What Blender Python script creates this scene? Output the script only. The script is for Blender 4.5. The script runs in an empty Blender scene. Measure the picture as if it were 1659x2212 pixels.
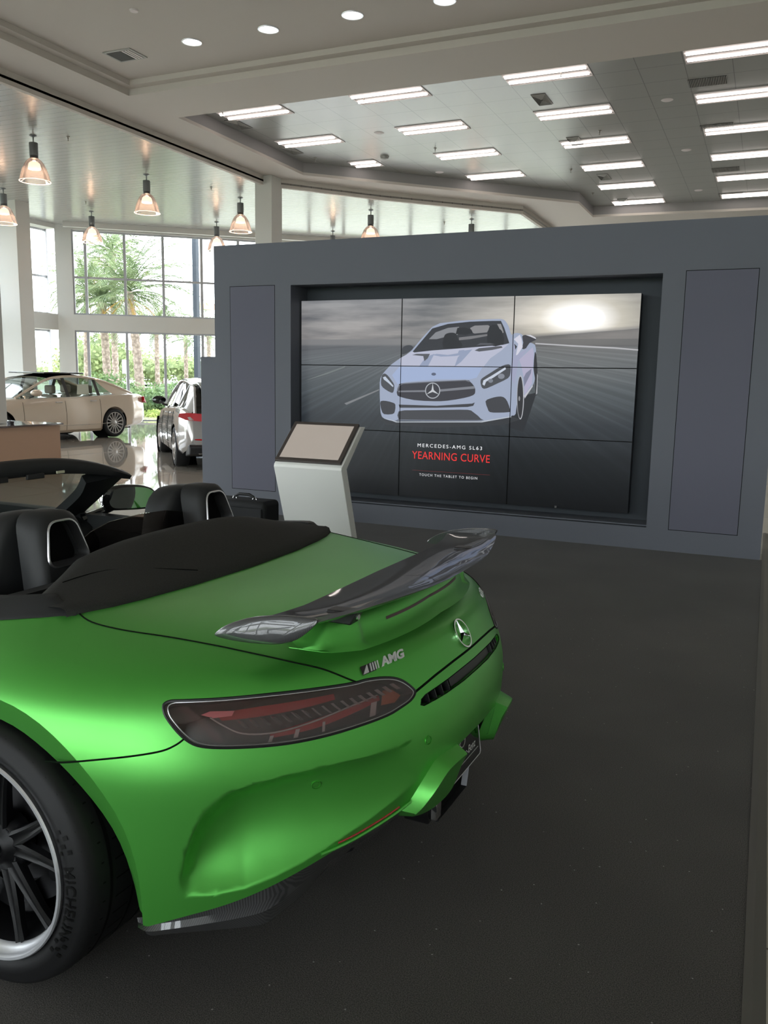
import bpy, bmesh, math, random
import numpy as np
from mathutils import Vector, Matrix, Euler
from mathutils.geometry import delaunay_2d_cdt
SC = bpy.context.scene
COL = SC.collection
PI = math.pi
random.seed(7)
# ------------------------------------------------------------------ camera
cd = bpy.data.cameras.new('camera'); cam = bpy.data.objects.new('camera', cd); COL.objects.link(cam)
EYE = 1.549
cam.matrix_world = Matrix(((0.9119, -0.07987, 0.40257, 0.0), (0.41006, 0.13688, -0.90173, 0.0), (0.01692, 0.98736, 0.15757, EYE), (0, 0, 0, 1)))
cd.sensor_fit = 'HORIZONTAL'; cd.sensor_width = 36.0; cd.lens = 1831.323 * 36.0 / 1659.0
cd.clip_start = 0.05; cd.clip_end = 500
SC.camera = cam
# ------------------------------------------------------------------ world, sun, exposure
SC.view_settings.view_transform = 'Standard'
SC.view_settings.look = 'None'
SC.view_settings.gamma = 1.0
SC.view_settings.use_curve_mapping = False
SC.view_settings.exposure = 0.33
w = bpy.data.worlds.new('overcast_sky'); SC.world = w; w.use_nodes = True
nt = w.node_tree; nt.nodes.clear()
out = nt.nodes.new('ShaderNodeOutputWorld'); bg = nt.nodes.new('ShaderNodeBackground')
tc = nt.nodes.new('ShaderNodeTexCoord'); sep = nt.nodes.new('ShaderNodeSeparateXYZ'); ramp = nt.nodes.new('ShaderNodeValToRGB')
nt.links.new(tc.outputs['Generated'], sep.inputs[0]); nt.links.new(sep.outputs['Z'], ramp.inputs[0])
ramp.color_ramp.elements[0].position = 0.0; ramp.color_ramp.elements[0].color = (0.30, 0.33, 0.28, 1)
ramp.color_ramp.elements[1].position = 0.03; ramp.color_ramp.elements[1].color = (0.95, 0.97, 1.0, 1)
e = ramp.color_ramp.elements.new(0.6); e.color = (0.80, 0.88, 1.0, 1)
nt.links.new(ramp.outputs[0], bg.inputs[0]); bg.inputs[1].default_value = 7.0
nt.links.new(bg.outputs[0], out.inputs[0])
sd = bpy.data.lights.new('sun', 'SUN'); sun = bpy.data.objects.new('sun', sd); COL.objects.link(sun)
sd.energy = 2.2; sd.angle = math.radians(25); sd.color = (1.0, 0.96, 0.88)
sun.rotation_euler = Euler((math.radians(28), 0, math.radians(150)), 'XYZ'); sun.location = (-30, 30, 30)
def portal(name, loc, rot, sx, sy):
    l = bpy.data.lights.new(name, 'AREA'); l.shape = 'RECTANGLE'; l.size = sx; l.size_y = sy; l.energy = 1
    l.cycles.is_portal = True
    o = bpy.data.objects.new(name, l); COL.objects.link(o); o.location = loc; o.rotation_euler = rot
# daylight comes in through the glass walls: sampling portals in the openings
portal('daylight_portal', (-20.45, 3.4, 2.95), (0, -PI/2, 0), 5.9, 33.6)
portal('daylight_portal', (-6.9, -13.4, 2.95), (PI/2, 0, 0), 26.6, 5.9)
portal('daylight_portal', (-13.62, 25.72, 2.95), (-PI/2, 0, math.radians(39.7)), 17.4, 5.9)
# ------------------------------------------------------------------ helpers
def link(o, parent=None):
    COL.objects.link(o)
    if parent is not None: o.parent = parent
    return o
def mesh_obj(name, V, F, mat, parent=None, smooth=False, sharp=None, normals=None, mi=None):
    me = bpy.data.meshes.new(name)
    me.from_pydata([tuple(map(float, v)) for v in V], [], [tuple(f) for f in F])
    mats = mat if isinstance(mat, (list, tuple)) else [mat]
    for m in mats: me.materials.append(m)
    if mi is not None: me.polygons.foreach_set('material_index', mi)
    me.update()
    if smooth:
        me.polygons.foreach_set('use_smooth', [True]*len(me.polygons))
        if sharp is not None: me.set_sharp_from_angle(angle=math.radians(sharp))
        if normals is not None: me.normals_split_custom_set_from_vertices([tuple(n) for n in normals])
    return link(bpy.data.objects.new(name, me), parent)
def empty(name, loc=(0,0,0), rz=0.0, parent=None):
    o = bpy.data.objects.new(name, None); o.empty_display_size = 0.1
    o.location = loc; o.rotation_euler = (0, 0, rz)
    return link(o, parent)
def tag(o, label, cat, group=None, kind=None):
    o['label'] = label; o['category'] = cat
    if group: o['group'] = group
    if kind: o['kind'] = kind
    return o
def struct(o, label=None):
    o['kind'] = 'structure'
    if label: o['label'] = label
    return o
def copy_tree(o, parent=None):
    c = o.copy(); COL.objects.link(c); c.parent = parent
    for ch in list(o.children): copy_tree(ch, c)
    return c
class MB:
    def __init__(s): s.V = []; s.F = []; s.M = []; s.m = 0
    def add(s, V, F):
        b = len(s.V); s.V += [tuple(v) for v in V]; s.F += [tuple(i+b for i in f) for f in F]; s.M += [s.m]*len(F); return s
    def box(s, x0, x1, y0, y1, z0, z1, T=None):
        V = [(x, y, z) for x in (x0, x1) for y in (y0, y1) for z in (z0, z1)]
        if T is not None: V = [tuple(T @ Vector(v)) for v in V]
        return s.add(V, [(0,1,3,2),(4,6,7,5),(0,4,5,1),(2,3,7,6),(0,2,6,4),(1,5,7,3)])
    def prism(s, poly, ax, a, b, T=None):
        # polygon of 2-D points extruded along axis ax from a to b
        def P(p, t):
            return {'x': (t, p[0], p[1]), 'y': (p[0], t, p[1]), 'z': (p[0], p[1], t)}[ax]
        n = len(poly); V = [P(p, a) for p in poly] + [P(p, b) for p in poly]
        if T is not None: V = [tuple(T @ Vector(v)) for v in V]
        A = sum(poly[i][0]*poly[(i+1) % n][1]-poly[(i+1) % n][0]*poly[i][1] for i in range(n))
        F = [tuple(range(n))[::-1], tuple(range(n, 2*n))] + [(i, (i+1) % n, (i+1) % n+n, i+n) for i in range(n)]
        flip = (A < 0) ^ (ax == 'y') ^ (b < a)
        if flip: F = [f[::-1] for f in F]
        return s.add(V, F)
    def ring(s, rings, closed=True, caps=False):
        # loft a list of equal length point rings
        n = len(rings[0]); V = [p for r in rings for p in r]; F = []
        for i in range(len(rings)-1):
            for j in range(n if closed else n-1):
                k = (j+1) % n
                F.append((i*n+j, i*n+k, (i+1)*n+k, (i+1)*n+j))
        if caps: F.append(tuple(range(n))[::-1]); F.append(tuple(range((len(rings)-1)*n, len(rings)*n)))
        return s.add(V, F)
    def lathe(s, prof, c=(0,0,0), ax='z', n=32, T=None, a0=0, a1=2*PI):
        full = abs(a1-a0-2*PI) < 1e-6; m = n if full else n+1
        R = []
        for r, h in prof:
            row = []
            for i in range(m):
                a = a0+(a1-a0)*i/n; u, v = r*math.cos(a), r*math.sin(a)
                p = {'z': (u, v, h), 'y': (v, h, u), 'x': (h, u, v)}[ax]
                p = (p[0]+c[0], p[1]+c[1], p[2]+c[2])
                row.append(tuple(T @ Vector(p)) if T is not None else p)
            R.append(row)
        return s.ring(R, closed=full)
    def cyl(s, c, r, h, ax='z', n=24, r2=None, T=None):
        r2 = r if r2 is None else r2
        return s.lathe([(0, 0), (r, 0), (r2, h), (0, h)], c, ax, n, T)
    def tube(s, pts, r, n=8, caps=True, closed=False, flat=None):
        P = [Vector(p) for p in pts]; R = []
        up = Vector((0, 0, 1)); prev = None; m = len(P)
        rr = r if isinstance(r, (list, tuple)) else [r]*m
        for i, p in enumerate(P):
            if closed: d = P[(i+1) % m]-P[i-1]
            else: d = P[min(i+1, m-1)]-P[max(i-1, 0)]
            d.normalize()
            if prev is None:
                a = d.cross(up) if abs(d.z) < .95 else d.cross(Vector((1, 0, 0)))
            else: a = prev-d*prev.dot(d)
            a.normalize(); prev = a; b = d.cross(a)
            R.append([tuple(p+(a*math.cos(2*PI*k/n)+b*math.sin(2*PI*k/n)*(flat or 1))*rr[i]) for k in range(n)])
        if closed: R.append(R[0]); return s.ring(R)
        return s.ring(R, caps=caps)
    def quad(s, a, b, c, d): return s.add([a, b, c, d], [(0, 1, 2, 3)])
    def xform(s, T):
        s.V = [tuple(T @ Vector(v)) for v in s.V]; return s
    def build(s, name, mat, parent=None, smooth=False, sharp=35, bevel=0, weld=True, recalc=True, seg=2):
        me = bpy.data.meshes.new(name); me.from_pydata(s.V, [], s.F)
        for m in (mat if isinstance(mat, (list, tuple)) else [mat]): me.materials.append(m)
        me.polygons.foreach_set('material_index', s.M)
        bm = bmesh.new(); bm.from_mesh(me)
        if weld: bmesh.ops.remove_doubles(bm, verts=bm.verts, dist=1e-5)
        bmesh.ops.dissolve_degenerate(bm, edges=bm.edges, dist=1e-6)
        if recalc: bmesh.ops.recalc_face_normals(bm, faces=bm.faces)
        bm.to_mesh(me); bm.free()
        if smooth or bevel:
            me.polygons.foreach_set('use_smooth', [True]*len(me.polygons)); me.set_sharp_from_angle(angle=math.radians(sharp))
        o = link(bpy.data.objects.new(name, me), parent)
        if bevel:
            md = o.modifiers.new('bevel', 'BEVEL'); md.width = bevel; md.segments = seg; md.limit_method = 'ANGLE'; md.angle_limit = math.radians(30)
        return o
def text_mesh(body, size, extrude=0.0, shear=0.0, sx=1.0, spacing=1.0, bold=0.0):
    cu = bpy.data.curves.new('lettering', 'FONT'); cu.body = body; cu.size = size; cu.extrude = extrude; cu.shear = shear
    cu.align_x = 'CENTER'; cu.align_y = 'CENTER'; cu.space_character = spacing; cu.offset = bold; cu.resolution_u = 4
    o = bpy.data.objects.new('lettering', cu); COL.objects.link(o)
    dg = bpy.context.evaluated_depsgraph_get(); me = bpy.data.meshes.new_from_object(o.evaluated_get(dg))
    V = [(v.co.x*sx, v.co.y, v.co.z) for v in me.vertices]; F = [tuple(p.vertices) for p in me.polygons]
    bpy.data.objects.remove(o); bpy.data.curves.remove(cu); bpy.data.meshes.remove(me)
    return V, F
def catmull(P, n=6, closed=False):
    P = [tuple(p) for p in P]; m = len(P); out = []
    rng = range(m) if closed else range(m-1)
    for i in rng:
        p0 = P[(i-1) % m] if (closed or i > 0) else P[i]; p1 = P[i]; p2 = P[(i+1) % m]
        p3 = P[(i+2) % m] if (closed or i+2 < m) else p2
        for k in range(n):
            t = k/n
            out.append(tuple(.5*((2*b)+(-a+c)*t+(2*a-5*b+4*c-d)*t*t+(-a+3*b-3*c+d)*t**3) for a, b, c, d in zip(p0, p1, p2, p3)))
    if not closed: out.append(P[-1])
    return out
# ------------------------------------------------------------------ materials
MAT = {}
def pm(name, col, rough=.5, metal=0.0, spec=.5, coat=0.0, coatr=.03, emit=None, es=0.0, trans=0.0, alpha=1.0, sheen=0.0, ior=None):
    m = bpy.data.materials.new(name); m.use_nodes = True; b = m.node_tree.nodes['Principled BSDF']
    b.inputs['Base Color'].default_value = (*col, 1); b.inputs['Roughness'].default_value = rough; b.inputs['Metallic'].default_value = metal
    b.inputs['Specular IOR Level'].default_value = spec; b.inputs['Coat Weight'].default_value = coat; b.inputs['Coat Roughness'].default_value = coatr
    b.inputs['Transmission Weight'].default_value = trans; b.inputs['Alpha'].default_value = alpha; b.inputs['Sheen Weight'].default_value = sheen
    if ior: b.inputs['IOR'].default_value = ior
    if emit: b.inputs['Emission Color'].default_value = (*emit, 1); b.inputs['Emission Strength'].default_value = es
    MAT[name] = m; return m
def nodes(m): return m.node_tree.nodes, m.node_tree.links, m.node_tree.nodes['Principled BSDF']
def noise_col(m, scale, c1, c2, p1=.4, p2=.6, detail=3, coord='Object', bump=0, bscale=None, rough=None):
    N, L, b = nodes(m); t = N.new('ShaderNodeTexCoord'); n = N.new('ShaderNodeTexNoise'); r = N.new('ShaderNodeValToRGB')
    n.inputs['Scale'].default_value = scale; n.inputs['Detail'].default_value = detail
    L.new(t.outputs[coord], n.inputs['Vector']); L.new(n.outputs['Fac'], r.inputs[0]); L.new(r.outputs[0], b.inputs['Base Color'])
    e = r.color_ramp.elements; e[0].position = p1; e[0].color = (*c1, 1); e[1].position = p2; e[1].color = (*c2, 1)
    if bump:
        n2 = N.new('ShaderNodeTexNoise'); n2.inputs['Scale'].default_value = bscale or scale; n2.inputs['Detail'].default_value = 2
        L.new(t.outputs[coord], n2.inputs['Vector']); bp = N.new('ShaderNodeBump'); bp.inputs['Strength'].default_value = bump
        L.new(n2.outputs['Fac'], bp.inputs['Height']); L.new(bp.outputs[0], b.inputs['Normal'])
    return m
pm('green_paint', (.098, .47, .068), .37, .64, .5, coat=.34, coatr=.30)
pm('green_dark_paint', (.08, .40, .055), .36, .64, .5)
pm('black_plastic', (.012, .012, .013), .45)
pm('black_gloss', (.006, .006, .007), .06, 0, .6, coat=1)
pm('black_leather', (.022, .023, .024), .55, 0, .35)
pm('black_rubber', (.0085, .0085, .009), .55, 0, .3)
pm('rubber_mark', (.003, .003, .003), .3, 0, .5)
pm('rubber_letter', (.032, .032, .032), .55, 0, .35)
pm('chrome', (.82, .82, .83), .12, 1)
pm('satin_metal', (.62, .62, .64), .3, 1); pm('rim_polish', (.88, .89, .93), .38, .85)
pm('dark_metal', (.08, .08, .085), .4, .8)
pm('wheel_black', (.004, .004, .0045), .38, .0, .22)
pm('disc_metal', (.16, .16, .17), .4, .9)
pm('cavity', (.004, .004, .004), .9, 0, .1)
pm('seam', (.003, .008, .003), .8, 0, .1)
m = pm('soft_top_fabric', (.018, .0185, .018), .85, 0, .3); noise_col(m, 900, (.018, .018, .0165), (.040, .040, .037), bump=.15, bscale=1400)
# carbon fibre: diagonal twill under a clear coat
m = pm('carbon_fibre', (.02, .02, .02), .4, 0, .1, coat=.55, coatr=.015)
N, L, b = nodes(m); t = N.new('ShaderNodeTexCoord'); mp = N.new('ShaderNodeMapping'); mp.inputs['Rotation'].default_value = (0, .12, .25)
wv = N.new('ShaderNodeTexWave'); wv.inputs['Scale'].default_value = 60; wv.bands_direction = 'X'; rp = N.new('ShaderNodeValToRGB')
L.new(t.outputs['Object'], mp.inputs[0]); L.new(mp.outputs[0], wv.inputs[0]); L.new(wv.outputs['Fac'], rp.inputs[0]); L.new(rp.outputs[0], b.inputs['Base Color'])
rp.color_ramp.elements[0].color = (.010, .010, .011, 1); rp.color_ramp.elements[1].color = (.042, .042, .044, 1)
wv.inputs['Scale'].default_value = 85; rp.color_ramp.elements[0].position = .35; rp.color_ramp.elements[1].position = .65
mg = m.copy(); mg.name = 'carbon_gloss'; MAT['carbon_gloss'] = mg; bg_ = mg.node_tree.nodes['Principled BSDF']; bg_.inputs['Coat Weight'].default_value = 1.0; bg_.inputs['Specular IOR Level'].default_value = .4
for e_ in mg.node_tree.nodes:
    if e_.type == 'VALTORGB': e_.color_ramp.elements[0].color = (.028, .028, .029, 1); e_.color_ramp.elements[1].color = (.062, .062, .064, 1)
def glass_mat(name, tint, mix, rough=0.0, ior=1.45):
    # clear pane: tinted transparency with a glossy reflection by angle
    m = bpy.data.materials.new(name); m.use_nodes = True; N = m.node_tree.nodes; L = m.node_tree.links; N.clear()
    o = N.new('ShaderNodeOutputMaterial'); tr = N.new('ShaderNodeBsdfTransparent'); gl = N.new('ShaderNodeBsdfGlossy'); mx = N.new('ShaderNodeMixShader')
    fr = N.new('ShaderNodeLayerWeight'); fr.inputs['Blend'].default_value = .5; gl.inputs['Roughness'].default_value = rough
    pw = N.new('ShaderNodeMath'); pw.operation = 'POWER'; pw.inputs[1].default_value = 5.0; L.new(fr.outputs['Facing'], pw.inputs[0])
    ad = N.new('ShaderNodeMath'); ad.operation = 'MULTIPLY_ADD'; ad.inputs[1].default_value = .94; ad.inputs[2].default_value = mix; ad.use_clamp = True
    tr.inputs[0].default_value = (*tint, 1)
    L.new(pw.outputs[0], ad.inputs[0]); L.new(ad.outputs[0], mx.inputs[0]); L.new(tr.outputs[0], mx.inputs[1]); L.new(gl.outputs[0], mx.inputs[2]); L.new(mx.outputs[0], o.inputs[0])
    MAT[name] = m; return m
glass_mat('window_glass', (.96, .98, .975), .03)
glass_mat('smoked_lens', (.68, .56, .56), .085)
glass_mat('car_glass', (.55, .60, .58), .05)
glass_mat('dark_car_glass', (.10, .12, .12), .08)
glass_mat('deflector_glass', (.55, .50, .47), .04)
# ------------------------------------------------------------------ wheels (outward side = +y, origin at the hub)
def star_emblem(name, r, mat, parent, T, th=.004, ring=.09):
    b = MB()
    b.ring([[(r*math.cos(a)+dr*math.cos(a)*c, r*math.sin(a)+dr*math.sin(a)*c, dz) for c, dz in ((0, 0), (0, th), (1, th), (1, 0)) for dr in (-r*ring,)] for a in [2*PI*k/48 for k in range(49)]])
    for k in range(3):
        a = PI/2+k*2*PI/3; l = Vector((math.cos(a), math.sin(a), 0)); n = Vector((-l.y, l.x, 0)); tip = l*r*.94
        q = l.copy(); q.rotate(Euler((0, 0, PI/3))); q2 = l.copy(); q2.rotate(Euler((0, 0, -PI/3)))
        w1 = q*r*.13; w2 = q2*r*.13; top = Vector((0, 0, th*1.6))
        V = [tuple(tip), tuple(w1), tuple(w2), (0, 0, th*1.8), tuple(tip+Vector((0, 0, th*.8)))]
        b.add(V, [(0, 1, 4), (0, 4, 2), (1, 3, 4), (2, 4, 3), (0, 2, 1)])
    b.xform(T)
    return b.build(name, mat, parent, weld=False, recalc=True)
def tyre_rings(R, rb, w):
    # (radius, y) profile, outward at +y : y=0 is the outer face
    return [(rb, -w+.02), (rb+.03, -w+.004), (R-.035, -w), (R-.012, -w+.010), (R-.001, -w+.035), (R, -w*.5), (R-.001, -.040), (R-.007, -.018), (R-.022, -.006), (R-.045, .001), (rb+.035, .004), (rb+.018, .001), (rb+.006, -.006), (rb-.002, -.012)]
def make_sport_wheel(name, parent, R=.3515, rr=.267, w=.30, detail=True):
    t = MB(); t.lathe(tyre_rings(R, rr, w), ax='y', n=96)
    ty = t.build(name, MAT['black_rubber'], parent, smooth=True, sharp=50)
    if detail:
        g = MB()
        for k in range(44):          # tread slots across the shoulder
            a = 2*PI*k/44
            for i, (r0, y0, r1, y1) in enumerate([(R-.0135, -.0125, R+.0003, -.060), (R+.0003, -.095, R+.0003, -.15)]):
                ca, sa = math.cos(a+i*.03), math.sin(a+i*.03); cb, sb = math.cos(a+.012+i*.03), math.sin(a+.012+i*.03)
                m_ = (y0+y1)/2; rm = R+.0006 if i else R-.0035
                g.add([(r0*ca, y0, r0*sa), (r0*cb, y0, r0*sb), (rm*cb, m_, rm*sb), (rm*ca, m_, rm*sa), (r1*cb, y1, r1*sb), (r1*ca, y1, r1*sa)], [(0, 1, 2, 3), (3, 2, 4, 5)])
        for yy in (-.075, -.155, -.225):
            g.lathe([(R+.0006, yy), (R+.0006, yy-.009)], ax='y', n=96)
        g.build('tread_groove', MAT['cavity'], ty, weld=False)
        # raised maker lettering and chequer marks on the sidewall
        def arc(V, r0, a0, b, dy=.0022):
            out = []
            for x, y, z in V:
                a = a0-x/r0; r = r0+y; out.append((r*math.cos(a), np.interp(r, [rr+.018, rr+.035, R-.045, R-.022], [.001, .004, .001, -.006])+dy+max(z, 0), r*math.sin(a)))
            return out
        for a0 in (math.radians(8), math.radians(188)):
            V, F = text_mesh('MICHELIN', .040, 0, sx=1.0, spacing=1.12, bold=.0008)
            bt = bmesh.new(); bv = [bt.verts.new(q) for q in V]
            for q in F:
                try: bt.faces.new([bv[i] for i in q])
                except ValueError: pass
            for q in np.arange(-.12, .121, .004): bmesh.ops.bisect_plane(bt, geom=bt.verts[:]+bt.edges[:]+bt.faces[:], plane_co=(q, 0, 0), plane_no=(1, 0, 0))
            for q in np.arange(-.02, .021, .004): bmesh.ops.bisect_plane(bt, geom=bt.verts[:]+bt.edges[:]+bt.faces[:], plane_co=(0, q, 0), plane_no=(0, 1, 0))
            bt.verts.index_update(); V = [tuple(v.co) for v in bt.verts]; F = [tuple(v.index for v in q.verts) for q in bt.faces]; bt.free()
            lt = MB(); lt.add([(-q[0], q[1], q[2]) for q in arc(V, .300, -a0, lt)], F); lt.build('sidewall_lettering', MAT['rubber_mark'], ty, weld=False, recalc=False)
            for s, off in ((1, .44), (-1, .50)):
                mk = MB()
                for q, (dx, dy) in enumerate([(0, 0), (.016, -.012), (.0, -.024), (.034, 0), (.034, -.026), (.052, -.012)]):
                    V = [(x+dx-.026, y+dy, 0) for x, y in ((0, 0), (.011, 0), (.011, .011), (0, .011))]
                    mk.add(arc(V, .31, a0+s*off, mk, .0022), [(0, 1, 2, 3)])
                mk.build('sidewall_marks', MAT['rubber_mark'], ty, weld=False, recalc=False)
    rim = MB()
    rim.lathe([(rr-.001, -.014), (rr+.004, .002), (rr+.001, .0065), (rr-.006, .006), (rr-.010, -.002), (rr-.012, -.012), (rr-.018, -.018), (rr-.024, -.03), (rr-.030, -.05)], ax='y', n=96)
    ro = rim.build('rim_lip', MAT['rim_polish'], ty, smooth=True, sharp=40)
    ba = MB(); ba.lathe([(rr-.026, -.030), (rr-.036, -.06), (rr-.045, -.12), (rr-.04, -.25), (rr-.02, -.28)], ax='y', n=64)
    ba.build('rim_barrel', MAT['wheel_black'], ty, smooth=True)
    sp = MB()
    for k in range(5):
        for s in (-1, 1):
            base = math.radians(90+72*k); rings = []
            for f in np.linspace(0, 1, 9):
                r = .045+(rr-.024-.045)*f
                a = base+s*(.20+.07*f)
                wd = .012*(1-f)+.0105+.006*max(0, f-.8)/.2; y = -.050+.024*f; dp = .030-.010*f
                c = Vector((math.cos(a)*r, 0, math.sin(a)*r)); n = Vector((-math.sin(a), 0, math.cos(a)))
                rings.append([tuple(c+n*(q*wd)+Vector((0, y+h, 0))) for q, h in ((-1, -dp), (-1, -.006), (-.62, 0), (-.2, -.004), (.2, -.004), (.62, 0), (1, -.006), (1, -dp))])
            sp.ring(rings, caps=True)
    sp.build('spokes', MAT['wheel_black'], ty, smooth=True, sharp=30)
    hb = MB(); hb.lathe([(.0, -.034), (.040, -.034), (.046, -.040), (.062, -.050), (.078, -.062), (.082, -.10), (0, -.10)], ax='y', n=40)
    hb.build('wheel_hub', MAT['wheel_black'], ty, smooth=True, sharp=50)
    for k in range(5):
        a = math.radians(54+72*k); l = MB(); l.cyl((.058*math.cos(a), -.066, .058*math.sin(a)), .0085, .016, 'y', 6)
        l.build('wheel_bolt', MAT['dark_metal'], ty)
    cp = MB(); cp.lathe([(.0, -.026), (.0345, -.026), (.0365, -.028), (.0365, -.036), (0, -.036)], ax='y', n=40)
    co = cp.build('hub_cap', MAT['black_gloss'], ty, smooth=True)
    T = Matrix.Translation((0, -.0258, 0)) @ Matrix.Rotation(-PI/2, 4, 'X') @ Matrix.Rotation(PI+.15, 4, 'Z')
    star_emblem('star_emblem', .033, MAT['chrome'], ty, T, .002)
    bd = MB(); bd.lathe([(.06, -.125), (.185, -.125), (.185, -.155), (.06, -.155)], ax='y', n=64)
    bd.build('brake_disc', MAT['disc_metal'], ty, smooth=True, sharp=40)
    ca = MB(); ca.lathe([(.125, -.09), (.195, -.09), (.205, -.10), (.205, -.17), (.125, -.17), (.125, -.09)], ax='y', n=14, a0=math.radians(150), a1=math.radians(212))
    for q in (163, 181, 199):
        a = math.radians(q); ca.cyl((.165*math.cos(a), -.092, .165*math.sin(a)), .017, .008, 'y', 16)
    ca.build('brake_caliper', MAT['wheel_black'], ty, smooth=True, sharp=35)
    return ty
# ---- green roadster body surface: columns (stations around the plan outline) x rows (bottom edge -> deck) ----
NS=2.2
def sell(a,b,t):
    t=math.radians(t)
    return (-a*math.cos(t)**(2/NS) if t<math.pi/2-1e-6 else 0., b*math.sin(t)**(2/NS))
def body_columns():
    T=[0,12,24,36,48,60,70,80,90]
    rows=[ # a, b, z per station
     (.950,.976,[.412,.412,.405,.362,.288,.245,.222,.205,.20]),
     (.967,.992,[.485,.483,.470,.44,.395,.365,.35,.34,.335]),
     (.976,1.00,[.565,.565,.56,.55,.54,.525,.52,.52,.52]),
     (.970,1.002,[.635,.635,.632,.628,.625,.62,.62,.625,.63]),
     (.951,.990,[.705,.703,.70,.695,.695,.70,.705,.71,.715]),
     (.908,.960,[.775,.776,.785,.795,.795,.79,.787,.787,.79]),
     (.845,.905,[.853,.852,.85,.848,.845,.84,.838,.84,.842])]
    r7=[(-.50,0,.908),(-.50,.17,.907),(-.485,.36,.902),(-.445,.53,.893),(-.38,.66,.883),(-.27,.76,.874),(-.18,.80,.871),(-.09,.815,.873),(0,.83,.876)]
    r8=[(-.15,0,.914),(-.147,.14,.914),(-.137,.30,.914),(-.12,.45,.914),(-.10,.585,.913),(-.083,.66,.913),(-.06,.69,.912),(-.02,.712,.911),(.03,.748,.909)]
    cols=[]
    for i,t in enumerate(T):
        c=[]
        for a,b,z in rows:
            x,y=sell(a,b,t); c.append((x,y,z[i]))
        c.append(r7[i]); c.append(r8[i]); cols.append(c)
    # forward along the flank: x, half width at shoulder, sill z, beltline y, z
    for x,hw,zb,by,bz in [(.22,.995,.17,.80,.886),(.55,.965,.16,.835,.862),(1.0,.945,.16,.85,.846),(1.5,.95,.16,.84,.855),(2.0,.965,.17,.80,.862),
                          (2.4,.975,.18,.76,.862),(2.8,.965,.19,.70,.835),(3.1,.90,.19,.60,.79),(3.35,.74,.19,.46,.73),(3.50,.45,.20,.28,.68),(3.54,.0,.20,0,.66)]:
        c=[]
        for k,(fy,fz) in enumerate([(.965,0),(.985,.2),(1.,.42),(1.,.58),(.99,.70),(.965,.82),(.93,.90),(.5,.965),(0,1)]):
            if k<7: y=hw*fy if k<6 else by+(hw*fy-by)*.75
            else: y=by+(hw*.93-by)*(.4 if k==7 else 0)
            xx=x
            if x>3: xx=x-(.10*max(0,(fz-.35)))*(x-2.8)/.7
            c.append((xx,y,zb+(bz-zb)*fz))
        cols.append(c)
    return np.array(cols)
def _lim(P,ax):
    P=np.moveaxis(P,ax,0); d=np.diff(P,axis=0); m=np.zeros_like(P)
    m[1:-1]=(P[2:]-P[:-2])/2
    m[0]=d[0]; m[-1]=d[-1]
    n=np.linalg.norm(m[1:-1],axis=-1,keepdims=True)+1e-9
    l=1.6*np.minimum(np.linalg.norm(d[:-1],axis=-1,keepdims=True),np.linalg.norm(d[1:],axis=-1,keepdims=True))
    m[1:-1]*=np.minimum(1,l/n)
    return P,m
def spl(P,ts,ax=0):
    P,m=_lim(P,ax); n=len(P)-1
    i=np.clip(np.floor(ts).astype(int),0,n-1); t=(ts-i)
    sh=(-1,)+(1,)*(P.ndim-1); t=t.reshape(sh)
    h=(2*t**3-3*t**2+1)*P[i]+(t**3-2*t**2+t)*m[i]+(-2*t**3+3*t**2)*P[i+1]+(t**3-t**2)*m[i+1]
    return np.moveaxis(h,0,ax)
SU,SV=8,12
def body_grid(smooth=60):
    C=body_columns(); M=C[::-1][:-1]*np.array([1,-1,1]) # right side mirror
    A=np.concatenate([M,C],0)         # stations -n..n
    nu=len(A)-1; nv=A.shape[1]-1
    G=spl(A,np.linspace(0,nu,nu*SU+1),0); G=spl(G,np.linspace(0,nv,nv*SV+1),1)
    for _ in range(smooth):
        L=(G[:-2,1:-1]+G[2:,1:-1]+G[1:-1,:-2]+G[1:-1,2:])/4-G[1:-1,1:-1]
        G[1:-1,1:-1]+=.5*L
        G[1:-1,0]+=.25*((G[:-2,0]+G[2:,0])/2-G[1:-1,0]); G[1:-1,-1]+=.1*((G[:-2,-1]+G[2:,-1])/2-G[1:-1,-1])
    return G
def gidx(u,v,G):
    nu=(G.shape[0]-1)//SU
    a=(u+nu/2)*SU; b=v*SV; return a,b
def S(G,u,v):
    u=np.asarray(u,float);v=np.asarray(v,float)
    a,b=gidx(u,v,G); i=np.clip(a.astype(int),0,G.shape[0]-2); j=np.clip(b.astype(int),0,G.shape[1]-2)
    s=(a-i)[...,None];t=(b-j)[...,None]
    return (1-s)*(1-t)*G[i,j]+s*(1-t)*G[i+1,j]+(1-s)*t*G[i,j+1]+s*t*G[i+1,j+1]
def normals(G):
    du=np.gradient(G,axis=0);dv=np.gradient(G,axis=1);N=np.cross(dv,du)
    N/=np.linalg.norm(N,axis=-1,keepdims=True)+1e-12
    return N
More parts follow.
